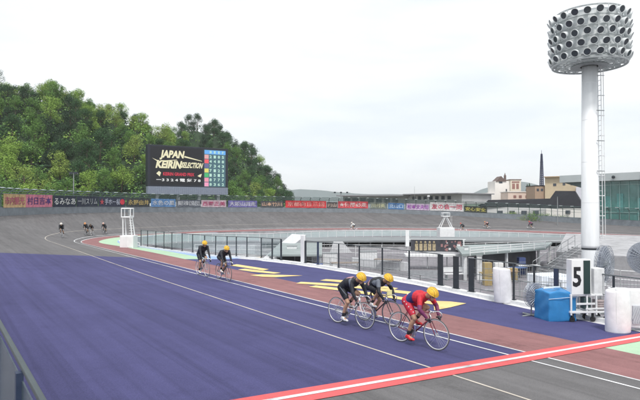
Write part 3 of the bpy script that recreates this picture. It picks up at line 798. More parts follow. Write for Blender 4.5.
# dressing below: benches, tables, crates
rg = random.Random(11)
def table(px, d, wd, dp, h, m, label, group, name='work_table', cat='table'):
    r = rooted(name, at(px, d, ZF), label, cat, group); r.rotation_euler = (0, 0, rg.uniform(-.5, .5)-YAW)
    b = MB(); b.box((0, 0, h), (wd, dp, .04)); b.build('table_top', m, r)
    for sx in (-1, 1):
        for sy in (-1, 1):
            b = MB(); b.box((sx*(wd/2-.06), sy*(dp/2-.06), h/2), (.04, .04, h)); b.build('leg', GREYM, r)
YEW = mat('yellow_plastic', (.36, .27, .12), .5, .15)
for i, (px, d, m_, lab) in enumerate([(492, 36, YEW, 'yellow topped table in front of the pit shelter'), (505, 37, mat('brown_wood', (.30, .2, .12), .6, .2), 'brown topped table in front of the pit shelter'),
     (515, 39, mat('blue_box', (.08, .14, .3), .6, .2), 'dark blue topped table in front of the pit shelter'), (528, 40.5, WHITE2, 'white topped table in front of the pit shelter')]):
    table(px, d, 1.6, .8, .75, m_, lab, 'tables before the pit shelter')
for i, (px, d, wd, h, m_, lab) in enumerate([(487, 35.5, .5, 1.5, YEW, 'yellow upright rack left of the tables at the pit shelter'), (510, 37.5, .9, .9, YEW, 'yellow crate among the tables at the pit shelter'),
     (498, 38.2, .6, 1.2, WHITE2, 'white locker at the pit shelter'), (521, 41, .5, 1.3, mat('dark_blue', (.04, .06, .16), .6, .2), 'dark blue locker at the pit shelter')]):
    r = rooted('storage_rack', at(px, d, ZF), lab, 'rack')
    b = MB(); b.box((0, 0, h/2), (wd, .5, h), -YAW); b.build('body', m_, r, bevel=.02)
    for j in range(3):
        b = MB(); b.box((0, 0, h*(.25+.25*j)), (wd+.02, .52, .03), -YAW); b.build('shelf', GREYM, r)
def cloth_table(px, d, wd, dp, h, label, m_):
    r = rooted('covered_table', at(px, d, ZF), label, 'table', 'white covered tables behind the fence'); r.rotation_euler = (0, 0, -YAW+.25)
    b = MB(); b.box((0, 0, h-.03), (wd, dp, .06)); b.build('table_top', m_, r, bevel=.02)
    b = MB(); X, Y = wd/2, dp/2; n = 24
    ring0 = [(-X, -Y), (X, -Y), (X, Y), (-X, Y)]
    pts = []
    for k_ in range(4):
        A, B = ring0[k_], ring0[(k_+1) % 4]
        for i in range(n//2): pts.append((A[0]+(B[0]-A[0])*i/(n/2), A[1]+(B[1]-A[1])*i/(n/2)))
    N = len(pts)
    for i in range(N):
        p0, p1 = pts[i], pts[(i+1) % N]; f0 = 1+.05*(1+math.sin(i*2.4)); f1 = 1+.05*(1+math.sin(((i+1) % N)*2.4))
        b.quad((p0[0]*f0, p0[1]*f0, .05), (p1[0]*f1, p1[1]*f1, .05), (p1[0]*1.005, p1[1]*1.005, h-.02), (p0[0]*1.005, p0[1]*1.005, h-.02))
    b.build('cloth_skirt', m_, r, smooth=True)
SHEET = mat('white_sheet', (.74, .78, .84), .7, .05)
cloth_table(548, 33, 2.0, 1.4, 1.05, 'wide white sheet covered table behind the fence, above the blue box', SHEET)
cloth_table(566, 31.5, 1.5, 1.2, 1.0, 'smaller white sheet covered table between the blue fence post and the number cart', SHEET)
cloth_table(299, 37, 1.2, .9, 1.1, 'white covered table just left of the white pillar, seen through the fence', SHEET)
# banner board on a white stand
r = rooted('sponsor_board', at(437, 45, ZF), 'long dark picture board on a white stand in the middle of the infield', 'board'); r.rotation_euler = (0, 0, -YAW-.06)
b = MB(); zz = -ZF
for x in (-2.45, 2.2):
    b.box((x, .05, zz-3.25+(.55 if x < 0 else 0)), (.30 if x < 0 else .08, .08, .9 if x > 0 else 1.35))
b.box((0, .05, zz-2.78), (4.7, .06, .05)); b.box((0, .05, zz-3.83), (4.9, .08, .08))
b.box((.1, -.4, zz-4.05), (5.6, 1.4, .16))
for x in (-2.4, -.8, .8, 2.4): b.box((x, 0, (zz-4.1)/2), (.1, .1, zz-4.1))
b.build('stand', WHITE, r)
b = MB(); b.box((-.05, 0, zz-3.3), (4.25, .04, 1.0)); b.build('board', mat('board_dark', (.05, .05, .06), .5, .4, 2), r)
pm = MB(); rg = random.Random(4)
for i in range(5):
    x = -1.7+i*.36; pm.box((x, -.03, zz-3.42), (.26, .02, .56), m=mat('pic_tan', (.34, .28, .18), .6, .4, 5)); pm.lathe([(.02, 0), (.09, .05), (.09, .15), (.02, .2)], (x, -.03, zz-3.12), 8, m=mat('pic_tan', (1, 1, 1)))
for i in range(20):
    x = .35+rg.random()*1.55; z_ = zz-3.72+rg.random()*.8; pm.box((x, -.03+.002*i*.2, z_), (rg.uniform(.1, .3), .02, rg.uniform(.08, .25)), m=mat(rg.choice(['pic_white', 'pic_red', 'pic_grey']), (.6, .6, .6) if i % 3 else (.30, .16, .16), .6, .2))
pm.build('picture_panel', mat('pic_grey', (.4, .4, .4)), r)
# staircase with rails
r = rooted('staircase', at(540, 41, ZF), 'concrete staircase with steel handrails rising to the right behind the tables', 'stairs'); r.rotation_euler = (0, 0, -YAW+.25)
b = MB(); n = 12
for i in range(n): b.box((i*.32+.16, 0, (i+1)*.165/2), (.325, 1.8, (i+1)*.165))
b.build('steps', CONCW, r)
for y in (-.9, .9):
    b = MB(); b.bar((0, y, .9), (n*.32, y, .9+n*.165), .03); b.bar((0, y, .5), (n*.32, y, .5+n*.165), .02)
    for i in range(0, n+1, 2): b.bar((i*.32, y, i*.165), (i*.32, y, .9+i*.165), .025)
    b.build('handrail', GREYM, r)
# raised white concrete slope to the right of the stairs
r = MB(); P4 = [at(556, 44), at(700, 38), at(700, 56), at(566, 60)]
zz0 = [(-3.72), (-3.9), (-3.25), (-3.05)]
r.hexa([Vector((p.x, p.y, ZF-.2)) for p in P4]+[Vector((p.x, p.y, z)) for p, z in zip(P4, zz0)])
tag(r.build('concrete_ramp', CONCW), 'broad pale concrete ramp in the infield behind the number cart', 'ramp')
r = MB(); A, B = at(186, 62, ZF), at(300, 50, ZF)
P4 = [at(262, 50), at(276, 50), at(306, 62), at(292, 64)]
r.hexa([Vector((p.x, p.y, ZF-.1)) for p in P4]+[Vector((p.x, p.y, z)) for p, z in zip(P4, (-4.9, -4.9, -3.3, -3.3))])
tag(r.build('white_ramp', mat('ramp_white', (.56, .57, .59), .7, .1)), 'narrow bright white ramp rising away in the infield, left of centre', 'ramp')
for k_, (pa, da, pb, db, h, lab) in enumerate([(186, 46, 262, 50, .75, 'low white wall in the left infield behind the bare fence bays'), (330, 60, 352, 60, 1.2, 'white slanted barrier block at the centre of the infield'),
        (352, 47, 408, 43, .7, 'long white low wall in the central infield'), (255, 58, 240, 56, 1.0, 'short pale barrier in the left infield')]):
    A, B = at(pa, da, ZF), at(pb, db, ZF); v = B-A; b = MB()
    b.hexa([A, B, B+FW*.5, A+FW*.5, A+Vector((0, 0, h)), B+Vector((0, 0, h)), B+FW*.4+Vector((0, 0, h)), A+FW*.4+Vector((0, 0, h))] if k_ != 1 else
           [A, B, B+FW*.8, A+FW*.8, A+RT*.4+Vector((0, 0, h)), B-RT*1.0+Vector((0, 0, h)), B-RT*1.0+FW*.8+Vector((0, 0, h)), A+RT*.4+FW*.8+Vector((0, 0, h))])
    tag(b.build('low_wall' if k_ != 1 else 'barrier_block', mat('ramp_white', (1, 1, 1))), lab, 'wall' if k_ != 1 else 'barrier')
# second row of rails in the infield, thin and grey
def railing(pts, label, h=1.0, step=1.5, zb_=ZF):
    r = rooted('steel_railing', Vector((pts[0].x, pts[0].y, zb_)), label, 'railing'); b = MB(); c = MB()
    for A, B in zip(pts, pts[1:]):
        n = max(1, int((B-A).length/step))
        for hh in (h, h*.5): b.bar(A+Vector((0, 0, zb_+hh)), B+Vector((0, 0, zb_+hh)), .022)
        for i in range(n+1):
            q = A+(B-A)*(i/n)
            c = MB(); c.bar(q+Vector((0, 0, zb_)), q+Vector((0, 0, zb_+h)), .025); kid(c, 'post', GREYM, r)
    kid(b, 'rail', GREYM, r)
railing([at(356, 38), at(420, 33), at(472, 29.5)], 'thin grey steel railing low in the infield behind the open gate')
railing([at(200, 52), at(262, 47), at(330, 44), at(400, 40)], 'thin grey steel railing crossing the left part of the infield')
railing([at(480, 30), at(560, 29), at(640, 28)], 'thin grey steel railing in the infield behind the round padded covers', zb_=ZF, h=1.1)
def pale_rail(pts, label, h, step, zb_=ZF):
    r = rooted('pale_railing', Vector((pts[0].x, pts[0].y, zb_)), label, 'railing'); b = MB()
    for A, B in zip(pts, pts[1:]):
        n = max(1, int((B-A).length/step))
        for hh in (h, h*.66, h*.33): b.bar(A+Vector((0, 0, zb_+hh)), B+Vector((0, 0, zb_+hh)), .025)
        for i in range(n+1):
            q = A+(B-A)*(i/n); c = MB(); c.bar(q+Vector((0, 0, zb_)), q+Vector((0, 0, zb_+h+.05)), .035); kid(c, 'post', WHITE2, r)
    kid(b, 'rail', WHITE2, r)
pale_rail([at(195, 56), at(262, 54), at(330, 56), at(408, 55)], 'white three bar railing in the left infield before the dark passage', 1.2, 2.2)
pale_rail([at(462, 50), at(550, 54), at(640, 52)], 'white three bar railing behind the pit shelter roof', 1.7, 2.4)
pale_rail([at(470, 36.5), at(545, 42.5)], 'white railing along the front edge on top of the pit shelter roof', .5, 1.6, -3.34)
pale_rail([at(590, 33), at(620, 31), at(652, 30)], 'white railing right of the floodlight tower pedestal', 1.5, 1.2)
for px, d, h, w_, lab in ((479, 38, 1.7, .35, 'white square pillar at the left corner of the pit shelter front'), (466, 41, 2.1, .3, 'slim white pillar right of the picture board'), (227, 50, 1.3, .5, 'white block in the left infield behind the two riders'),
        (292, 50, 1.5, .9, 'white box just left of the white notice pillar'), (330, 46, 1.2, 1.2, 'white crate stack right of the double gate posts'), (368, 50, 1.0, 1.6, 'long white case in the central infield')):
    r = rooted('white_cabinet', at(px, d, ZF), lab, 'cabinet'); b = MB(); b.box((0, 0, h/2), (w_, w_*.6, h), -YAW); b.build('body', WHITE2, r, bevel=.02); b = MB(); b.box((0, 0, h+.02), (w_+.08, w_*.6+.08, .05), -YAW); b.build('lid', GREYM, r)
for px, d, wd, dp, h, m_, lab in ((345, 42, 2.2, .9, .8, mat('kit_brown', (.22, .18, .15), .7, .2), 'brown topped table behind the fence, left of centre'), (388, 44, 2.2, .9, .85, mat('kit_brown', (1, 1, 1)), 'brown topped table below the white board post'), (420, 31, 2.2, .9, .8, GREYM, 'grey topped table near the fence left of the gate'),
        (250, 46, 2.0, .9, .8, mat('kit_ochre', (.5, .38, .2), .7, .2), 'ochre topped table in the left infield'), (312, 40, 1.6, .8, .9, mat('kit_navy', (.04, .07, .2), .6, .2), 'navy topped table seen between the double gate posts')):
    table(px, d, wd, dp, h, m_, lab, 'tables in the left and central infield')
# scattered kit in the pit, so the floor is not bare
M_KIT = [mat('kit_white', (.66, .67, .68), .6, .1), mat('kit_grey', (.30, .31, .33), .6, .2), mat('kit_tan', (.42, .36, .28), .7, .2), mat('kit_blue', (.12, .2, .36), .5, .2)]
def bench(px, d, wd, m_, label, rz=0.0):
    r = rooted('bench', at(px, d, ZF), label, 'bench', 'benches in the infield'); r.rotation_euler = (0, 0, -YAW+rz)
    b = MB(); b.box((0, 0, .44), (wd, .4, .06)); b.build('seat', m_, r)
    b = MB(); b.box((0, .2, .72), (wd, .05, .34)); b.build('backrest', m_, r)
    for x in (-wd/2+.15, wd/2-.15):
        b = MB(); b.box((x, 0, .22), (.06, .36, .44)); b.build('leg', GREYM, r)
for px, d, wd, i, rz, lab in [(349, 35, 2.0, 1, .2, 'grey bench behind the fence between the two first riders'), (372, 33, 2.4, 0, .1, 'white bench seen just above the two dark riders'),
    (285, 40, 1.8, 2, .3, 'tan bench left of the white covered table'), (232, 44, 2.0, 2, .2, 'tan bench in the left infield'), (426, 36, 2.4, 1, 0, 'grey bench below the picture board'),
    (455, 38, 1.6, 0, .2, 'white bench below the right end of the picture board')]:
    bench(px, d, wd, M_KIT[i], lab, rz)

# ------------------------------------------------------------------ trees
def leaf_mat(name, c):
    m = mat(name, c, .6, .38, 1.6, spec=.25, detail=3)
    b = m.node_tree.nodes['Principled BSDF']; b.inputs['Subsurface Weight'].default_value = 0
    return m
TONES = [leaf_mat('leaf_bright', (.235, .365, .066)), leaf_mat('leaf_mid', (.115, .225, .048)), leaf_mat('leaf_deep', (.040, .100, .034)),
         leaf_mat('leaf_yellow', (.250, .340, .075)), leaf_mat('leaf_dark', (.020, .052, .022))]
BARK = mat('bark', (.12, .09, .065), .9, .3, 4)
def crown_mesh(seed, tone, tall=1.0, n=2400, size=(.20, .44)):
    rg = random.Random(seed); b = MB()
    lobes = []
    for i in range(13):
        a = rg.uniform(0, 2*PI); r_ = rg.uniform(.6, 2.3); z = rg.uniform(1.6, 6.2*tall)
        r_ *= 1-.55*max(0, (z-3.5)/(5*tall)); lobes.append((Vector((r_*math.cos(a), r_*math.sin(a), z)), rg.uniform(.8, 1.5)))
    lobes.append((Vector((0, 0, 6.2*tall)), 1.1))
    for i in range(n):
        c, r_ = rg.choice(lobes)
        v = Vector((rg.gauss(0, 1), rg.gauss(0, 1), rg.gauss(0, 1)*.85)).normalized()
        p = c+v*r_*rg.uniform(.62, 1.08)
        q = (v+Vector((rg.uniform(-1, 1), rg.uniform(-1, 1), rg.uniform(-.3, 1.2)))*.75).normalized()
        t = q.orthogonal().normalized(); t = Matrix.Rotation(rg.uniform(0, 2*PI), 3, q) @ t; s_ = q.cross(t)
        L_ = rg.uniform(*size); w_ = L_*rg.uniform(.35, .6)
        b.quad(p-t*L_*.5, p+s_*w_*.5+q*.05, p+t*L_*.5, p-s_*w_*.5+q*.05)
    return b.mesh('crown', tone)
def trunk_mesh(seed, h=3.4):
    rg = random.Random(seed); b = MB()
    b.tube([(0, 0, -1.5), (rg.uniform(-.1, .1), .05, h*.5), (rg.uniform(-.3, .3), rg.uniform(-.3, .3), h), (0, 0, h*1.6)], [.22, .17, .13, .05], 7)
    for i in range(6):
        a = rg.uniform(0, 2*PI); z = h*rg.uniform(.5, 1.3)
        b.tube([(0, 0, z), (math.cos(a)*.9, math.sin(a)*.9, z+.8), (math.cos(a)*1.9, math.sin(a)*1.9, z+1.7)], [.08, .05, .02], 5)
    return b.mesh('trunk', BARK)
CR = {}
for ti in range(5): CR[ti] = [crown_mesh(ti*10+k_, TONES[ti], rgk) for k_, rgk in enumerate((1.0, 1.12, .9))]
TK = [trunk_mesh(i) for i in range(3)]
TLAB = ['bright green leafy tree on the wooded hill', 'mid green leafy tree on the wooded hill', 'deep green dense tree on the wooded hill', 'yellowish green tree on the wooded hill', 'very dark evergreen tree on the wooded hill']
def tree(p, tone, sc_, label=None, group=None):
    r = empty('broadleaf_tree', p, random.uniform(0, 6.28)); tag(r, label or TLAB[tone], 'tree', group or 'trees on the hill, '+['bright green', 'mid green', 'deep green', 'yellow green', 'very dark'][tone])
    r.scale = (sc_*random.uniform(.9, 1.15), sc_*random.uniform(.9, 1.15), sc_*random.uniform(.9, 1.12))
    k_ = random.randrange(3)
    for nm, me in (('trunk', TK[k_]), ('crown', CR[tone][k_])):
        o = bpy.data.objects.new(nm, me); COL.objects.link(o); o.parent = r
def interp(keys, x):
    if x <= keys[0][0]: return keys[0][1]
    for (a, va), (b, vb) in zip(keys, keys[1:]):
        if x <= b: return va+(vb-va)*(x-a)/(b-a)
    return keys[-1][1]
O1 = [(-140, 62), (-60, 72), (0, 80), (40, 82), (60, 86), (80, 91), (100, 98), (130, 109), (150, 118), (170, 130), (195, 148), (220, 168), (240, 188), (262, 205)]
O2 = [(120, 150), (150, 128), (165, 122), (185, 118), (200, 118), (217, 123), (235, 131), (250, 141), (262, 155), (272, 168), (284, 184), (294, 197), (304, 207)]
def smooth(a, b, x): k_ = max(0, min(1, (x-a)/(b-a))); return k_*k_*(3-2*k_)
def hill_h(px, d):
    r1 = interp(O1, px); r2 = interp(O2, px)
    base = -3.0
    f1 = 96+max(0, px)*.10
    H1 = (HOR-r1)/F*148-6.4; H2 = (HOR-r2)/F*196-6.6
    h1 = base+max(0, H1-base)*smooth(f1-14, 146, d)**.8
    h2 = base+max(0, H2-base)*smooth(132, 192, d) if px > 100 else base
    h2 *= 1
    n_ = 1.2*math.sin(px*.09+d*.11)+.8*math.sin(px*.21-d*.07)
    return max(h1, h2)+n_*smooth(f1-10, f1+15, d)
b = MB(); pxs = [-150+6*i for i in range(78)]; dsn = [80+5*i for i in range(33)]
rimd = lambda px: interp([(-150, 62), (0, 70), (80, 88), (120, 98), (200, 112), (320, 120)], px)
for i in range(len(pxs)-1):
    for j in range(len(dsn)-1):
        q = []
        for (ii, jj) in ((i, j), (i+1, j), (i+1, j+1), (i, j+1)):
            px, d = pxs[ii], max(dsn[jj], rimd(pxs[ii])+4)
            q.append(at(px, d, hill_h(px, d)))
        b.quad(*q)
hill = struct(b.build('hill', mat('hill_soil_and_brush', (.022, .045, .018), .95, .45, .35, bump=.4), smooth=True))
# undergrowth
rg = random.Random(21)
b = MB()
for i in range(1500):
    px = rg.uniform(-25, 300); d = rg.uniform(80, 196)
    if d < rimd(px)+6: continue
    z = hill_h(px, d)
    if z < -2.6 and rg.random() < .6: continue
    c0 = at(px, d, z); R_ = rg.uniform(1.2, 2.6); hh = rg.uniform(1.5, 3.6)
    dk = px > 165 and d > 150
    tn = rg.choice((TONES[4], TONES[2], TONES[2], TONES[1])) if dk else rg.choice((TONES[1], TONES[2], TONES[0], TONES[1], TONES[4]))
    for j in range(46):
        v = Vector((rg.gauss(0, 1), rg.gauss(0, 1), abs(rg.gauss(0, 1)))).normalized()
        p = c0+Vector((v.x*R_, v.y*R_, v.z*hh))*rg.uniform(.75, 1.05)
        q = (v+Vector((rg.uniform(-1, 1), rg.uniform(-1, 1), rg.uniform(-.2, 1)))*.7).normalized(); t = q.orthogonal().normalized(); t = Matrix.Rotation(rg.uniform(0, 6.28), 3, q) @ t; s_ = q.cross(t); L_ = rg.uniform(.3, .75)
        b.quad(p-t*L_*.5, p+s_*L_*.3, p+t*L_*.5, p-s_*L_*.3, tn)
o = b.build('undergrowth', TONES[2]); tag(o, 'dense green undergrowth filling the wooded hillside', 'undergrowth', kind='stuff')
cnt = 0; placed = []
def try_place(px, d, mind, tone=None, sc_=None):
    global cnt
    p = at(px, d)
    for q in placed:
        if (q-p).length < mind: return
    placed.append(p)
    t_ = tone if tone is not None else None
    if t_ is None:
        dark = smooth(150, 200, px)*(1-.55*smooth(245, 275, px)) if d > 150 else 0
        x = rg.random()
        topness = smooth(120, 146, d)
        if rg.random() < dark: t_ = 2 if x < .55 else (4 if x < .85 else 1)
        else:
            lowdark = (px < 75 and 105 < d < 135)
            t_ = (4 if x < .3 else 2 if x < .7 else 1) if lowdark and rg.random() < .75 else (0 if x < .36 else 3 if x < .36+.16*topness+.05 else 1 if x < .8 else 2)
    z = hill_h(px, d)
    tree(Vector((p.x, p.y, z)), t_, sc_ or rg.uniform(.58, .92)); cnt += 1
for i in range(60):      # ridge lines first
    try_place(-20+i*3.1*.95, 148, 2.6, None, rg.uniform(.55, .8)) if -20+i*3 < 200 else None
for i in range(70): try_place(158+i*1.95, 193, 2.2, None, rg.uniform(.6, .85))
for i in range(2600):
    px = rg.uniform(-22, 293); lo_ = rimd(px)+9
    d = rg.uniform(lo_, 150) if px < 165 or rg.random() < .4 else rg.uniform(132, 194)
    if px > 262 and d < 150: continue
    if hill_h(px, d) < -1.5 and d > 115 and px > 240: continue
    if cnt > 296: break
    try_place(px, d, 3.5 if d < 150 else 4.0)

# shrubs behind the fence on the right
SB = [crown_mesh(90+i, TONES[t], .45, 700, (.16, .34)) for i, t in enumerate((0, 1, 3))]
rg = random.Random(8)
for i in range(15):
    px = 500+i*4.6; d = 104+rg.uniform(0, 8)+(10 if px < 520 else 0)-max(0, (px-540)*.06)
    zb_ = interp([(460, -3.0), (500, -3.4), (560, -4.2), (600, -4.6)], px)
    r = empty('shrub', at(px, d, zb_), rg.uniform(0, 6)); t_ = (0, 1, 3)[i % 3]
    tag(r, ['bright green', 'mid green', 'yellowish green'][i % 3]+' round shrub behind the banner free part of the rim fence', 'shrub', ['bright', 'mid', 'yellowish'][i % 3]+' shrubs behind the rim fence')
    s_ = rg.uniform(.45, .75); r.scale = (s_, s_, s_)
    o = bpy.data.objects.new('foliage', SB[i % 3]); COL.objects.link(o); o.parent = r
    b = MB(); b.tube([(0, 0, -.6), (0, 0, 1.5)], [.1, .05], 6); b.build('stem', BARK, r)

# ------------------------------------------------------------------ far buildings and hills
def ridge(name, keys, d, m, rg_):
    b = MB(); n = 60; x0, x1 = keys[0][0], keys[-1][0]
    pts = [(x0+(x1-x0)*i/n) for i in range(n+1)]
    for a, c in zip(pts, pts[1:]):
        za, zc = hz(interp(keys, a)+rg_*math.sin(a*1.7)+.4*rg_*math.sin(a*4.1), d), hz(interp(keys, c)+rg_*math.sin(c*1.7)+.4*rg_*math.sin(c*4.1), d)
        b.quad(at(a, d*.82, -12), at(c, d*.82, -12), at(c, d, zc), at(a, d, za))
        b.quad(at(a, d, za), at(c, d, zc), at(c, d*1.2, -12), at(a, d*1.2, -12))
    return struct(b.build(name, m, smooth=True))
ridge('distant_mountain', [(230, 196), (288, 190), (300, 188.5), (318, 190), (335, 192.5), (380, 194), (440, 196), (470, 195), (482, 189), (495, 185), (515, 181), (530, 183), (548, 188), (580, 195), (700, 197)], 2150, mat('haze_tinted_forest', (.045, .085, .085), .9, .2, .01), .5)  # bluish haze is mixed into the forest colour, on top of the air volume
ridge('near_hills', [(440, 205), (458, 200), (466, 196), (474, 193.5), (483, 195.5), (492, 199), (505, 204)], 900, mat('mid_forest', (.05, .10, .05), .9, .3, .03), .4)

def bld(name, pxa, pxb, d, ytop, ybot, depth, m, label, cat='building', db=None):
    db = db or d; A, B = at(pxa, d), at(pxb, db); ax_ = (B-A); L_ = ax_.length; ax_.normalize(); back = Vector((-ax_.y, ax_.x, 0))
    if back.dot(A) < 0: back = -back
    r = empty(name, Vector((A.x, A.y, hz(ybot, d))), math.atan2(ax_.y, ax_.x)); tag(r, label, cat)
    h = hz(ytop, d)-hz(ybot, d)
    b = MB(); b.box((L_/2, depth/2, h/2), (L_, depth, h)); b.build('wall', m, r)
    return r, L_, h
def wins(r, rects, m, fr=True):
    for (x0, x1, z0_, z1_) in rects:
        b = MB(); b.box(((x0+x1)/2, -.03, (z0_+z1_)/2), (x1-x0, .10, z1_-z0_)); f = b.build('window', m, r)
WIN = mat('window_dark', (.06, .07, .09), .2, .2); CREAMW = mat('cream_render', (.66, .60, .50), .8, .08, .3); WHW = mat('white_render', (.80, .77, .74), .8, .05, .3)
TAN = mat('tan_render', (.60, .49, .34), .8, .1, .3); DROOF = mat('dark_slate_roof', (.014, .015, .021), .9, .2, .8); PINKW = mat('pinkish_render', (.72, .58, .50), .8, .08, .3)
# grandstand beyond the curve
r, L_, h = bld('back_grandstand', 410, 462, 165, 195, 204, 14, mat('stand_grey', (.46, .46, .47), .8, .1, .3), 'long low grey building with flat roof behind the curve, left of the hills', db=150)
b = MB(); b.box((L_/2, 6, h+.15), (L_+1.4, 17, .28)); b.build('roof', mat('stand_roof', (.26, .26, .28), .7, .1), r)
wins(r, [(x, x+1.2, h*.45, h*.82) for x in [1+2.2*i for i in range(int(L_/2.2)-1)]], WIN)
r, L_, h = bld('long_roofed_stand', 343, 408, 175, 196.5, 204, 10, mat('stand_pale', (.46, .46, .46), .8, .1, .3), 'very long thin flat roofed stand far behind the red banners', db=168)
b = MB(); b.box((L_/2, 4, h+.2), (L_+2, 16, .4)); b.build('roof', mat('stand_roof', (1, 1, 1)), r)
wins(r, [(x, x+1.8, h*.2, h*.75) for x in [.6+2.6*i for i in range(int(L_/2.6)-1)]], WIN)
# white house with gable
r, L_, h = bld('white_house', 495, 510.5, 210, 181, 202, 9, WHW, 'white house with a small dark gable and finial, leftmost of the far buildings')
b = MB(); b.box((-1.6, 4, h*.22), (3.2, 8, h*.44)); b.build('side_wing', WHW, r)
b = MB(); G = [(.2, -.3, h-.2), (4.4, -.3, h-.2), (2.4, -.3, h+1.9)]
b.poly([G[0], G[1], G[2]]); b.poly([(G[1][0], 5, G[1][2]), (G[0][0], 5, G[0][2]), (G[2][0], 5, G[2][2])])
b.quad(G[0], G[2], (2.4, 5, h+1.9), (.2, 5, h-.2)); b.quad(G[2], G[1], (4.4, 5, h-.2), (2.4, 5, h+1.9)); b.build('gable_roof', mat('brown_roof', (.13, .09, .08), .7, .2), r)
b = MB(); b.box((4.6, 2, h+1.2), (.7, .7, 2.2)); b.tube([(4.6, 2, h+2.2), (4.6, 2, h+3.4)], [.35, .03], 6); b.build('finial', mat('brown_roof', (1, 1, 1)), r)
wins(r, [(1.6, 2.9, h-.9, h-.1), (4.2, 4.7, h*.5, h*.62), (-2.2, -1.5, h*.25, h*.36)], WIN)
r, L_, h = bld('tan_house', 510.6, 521, 209, 180, 200, 8, CREAMW, 'square tan house with brown windows, right of the white gabled house')
b = MB(); b.box((L_/2, 4, h+.15), (L_+.4, 8.4, .3)); b.build('roof', mat('brown_roof', (1, 1, 1)), r)
wins(r, [(.6, 1.7, h*.55, h*.82), (2.2, 3.2, h*.55, h*.82), (.5, 3.4, h*.86, h*.93)], mat('win_brown', (.28, .14, .12), .5, .2))
r, L_, h = bld('long_cream_building', 508, 550, 198, 192, 203, 8, PINKW, 'long low pinkish building between the tan house and the mast')
b = MB(); b.box((L_/2, 4, h+.1), (L_+.5, 8.5, .28)); b.build('parapet', WHW, r)
wins(r, [(x, x+1.0, h*.45, h*.7) for x in (2, 4, 6.4, 8.8, 11.5, 13.6)], mat('win_brown', (1, 1, 1)))
for i, (px, yt, wd) in enumerate([(527.3, 184, .6), (529.5, 183, .6)]):
    b = MB(); d = 215; p = at(px, d, hz(196, d)); hh = hz(yt, d)-hz(196, d)
    b.lathe([(wd*.9, 0), (wd, hh*.5), (wd*.6, hh*.8), (.1, hh)], p, 8)
    tag(b.build('dark_cypress', TONES[4]), 'small narrow dark %s cypress between the far buildings' % ('left' if i == 0 else 'right'), 'tree', None)
# lattice mast
d = 200; p = at(541.8, d, hz(198, d)); r = rooted('lattice_mast', p, 'tall dark lattice mast rising above the far buildings', 'mast'); r.rotation_euler = (0, 0, .4)
hh = hz(150, d)-hz(198, d); DM = mat('mast_dark_blue', (.05, .06, .12), .6, .1)
b = MB()
def rw(z): return .62*(1-z/hh)**.7+.12
for sx, sy in ((-1, -1), (1, -1), (1, 1), (-1, 1)):
    b.tube([(sx*rw(z*hh/12), sy*rw(z*hh/12), z*hh/12) for z in range(12)], .10, 4)
for z in range(0, 24):
    za, zc = z*hh/26, (z+1)*hh/26; a, c = rw(za), rw(zc)
    for (s1, s2) in (((-1, -1), (1, -1)), ((1, -1), (1, 1)), ((1, 1), (-1, 1)), ((-1, 1), (-1, -1))):
        b.bar((s1[0]*a, s1[1]*a, za), (s2[0]*c, s2[1]*c, zc), .06); b.bar((s1[0]*a, s1[1]*a, za), (s2[0]*a, s2[1]*a, za), .06)
b.build('lattice', DM, r); b = MB(); b.tube([(0, 0, 0), (0, 0, hh*.75), (0, 0, hh)], [.28, .2, .05], 6); b.build('pole', DM, r)
for z in (.62, .74):
    b = MB(); b.lathe([(.6, 0), (.6, .15)], (0, 0, hh*z), 10); b.build('antenna_ring', DM, r)
# tan buildings right of mast
r, L_, h = bld('tan_block', 545, 577, 185, 177.5, 203, 12, TAN, 'ochre block with a small window behind the black sloped roof', db=180)
b = MB(); b.box((L_/2, 5, h+.15), (L_+.3, 12.3, .3)); b.build('parapet', mat('tan_dark', (.42, .30, .18), .8, .1), r)
wins(r, [(2.6, 3.6, h*.66, h*.76), (5.6, 6.4, h*.68, h*.78), (8, 8.8, h*.68, h*.78)], WIN)
r, L_, h = bld('brown_annex', 535, 545.5, 186, 186, 203, 8, mat('brown_render', (.40, .28, .20), .8, .1), 'small brown annex at the foot of the lattice mast')
b = MB(); b.box((L_/2, 4, h+.1), (L_+.3, 8.3, .25)); b.build('roof', DROOF, r)
wins(r, [(.6, 1.4, h*.7, h*.85), (2.0, 2.8, h*.7, h*.85)], WIN)
# dark roofed hall
d = 150; Ab, Bb = at(500, 154, 0), at(584, 146, 0)
r = rooted('dark_roofed_hall', at(545, d, -3.5), 'hall with a big black sloping trapezoid roof above a white wall, behind the right curve', 'building'); r.rotation_euler = (0, 0, 0)
V0 = lambda p, z: Vector((p.x, p.y, z))
b = MB(); yy = lambda px, d_, y_: at(px, d_, hz(y_, d_))
b.hexa([yy(544, 150, 208), yy(584.5, 146, 208.5), yy(586, 160, 208), yy(544, 164, 207), yy(555.5, 152, 190.8), yy(575, 149, 191), yy(576, 156, 191.5), yy(556, 158, 191.5)])
b.hexa([yy(478, 156, 206), yy(546, 150, 208.2), yy(546, 163, 207), yy(478, 168, 205.5), yy(486, 158, 200), yy(550, 151.5, 198.5), yy(551, 158, 198.6), yy(487, 163, 200)])
kid(b, 'roof', DROOF, r)
b = MB(); b.hexa([yy(546, 148, 222), yy(592, 144, 223), yy(592, 156, 222), yy(546, 160, 221), yy(546, 148, 208.3), yy(592, 144, 208.8), yy(592, 156, 208.3), yy(546, 160, 208)]); kid(b, 'white_wall', WHW, r)
b = MB(); b.hexa([yy(470, 157, 219), yy(546, 148.5, 221), yy(546, 160, 221), yy(470, 170, 219), yy(480, 157, 206.5), yy(546, 148.5, 208.4), yy(546, 160, 208), yy(480, 167, 206)]); kid(b, 'long_wall', mat('wall_greyish', (.50, .50, .50), .8, .1, .3), r)
for px in (500, 512, 524, 536):
    b = MB(); q = yy(px, 151.6-(px-500)*.07, 212.5); b.box(q, (1.6, .3, 1.0), -.3); kid(b, 'window', WIN, r)
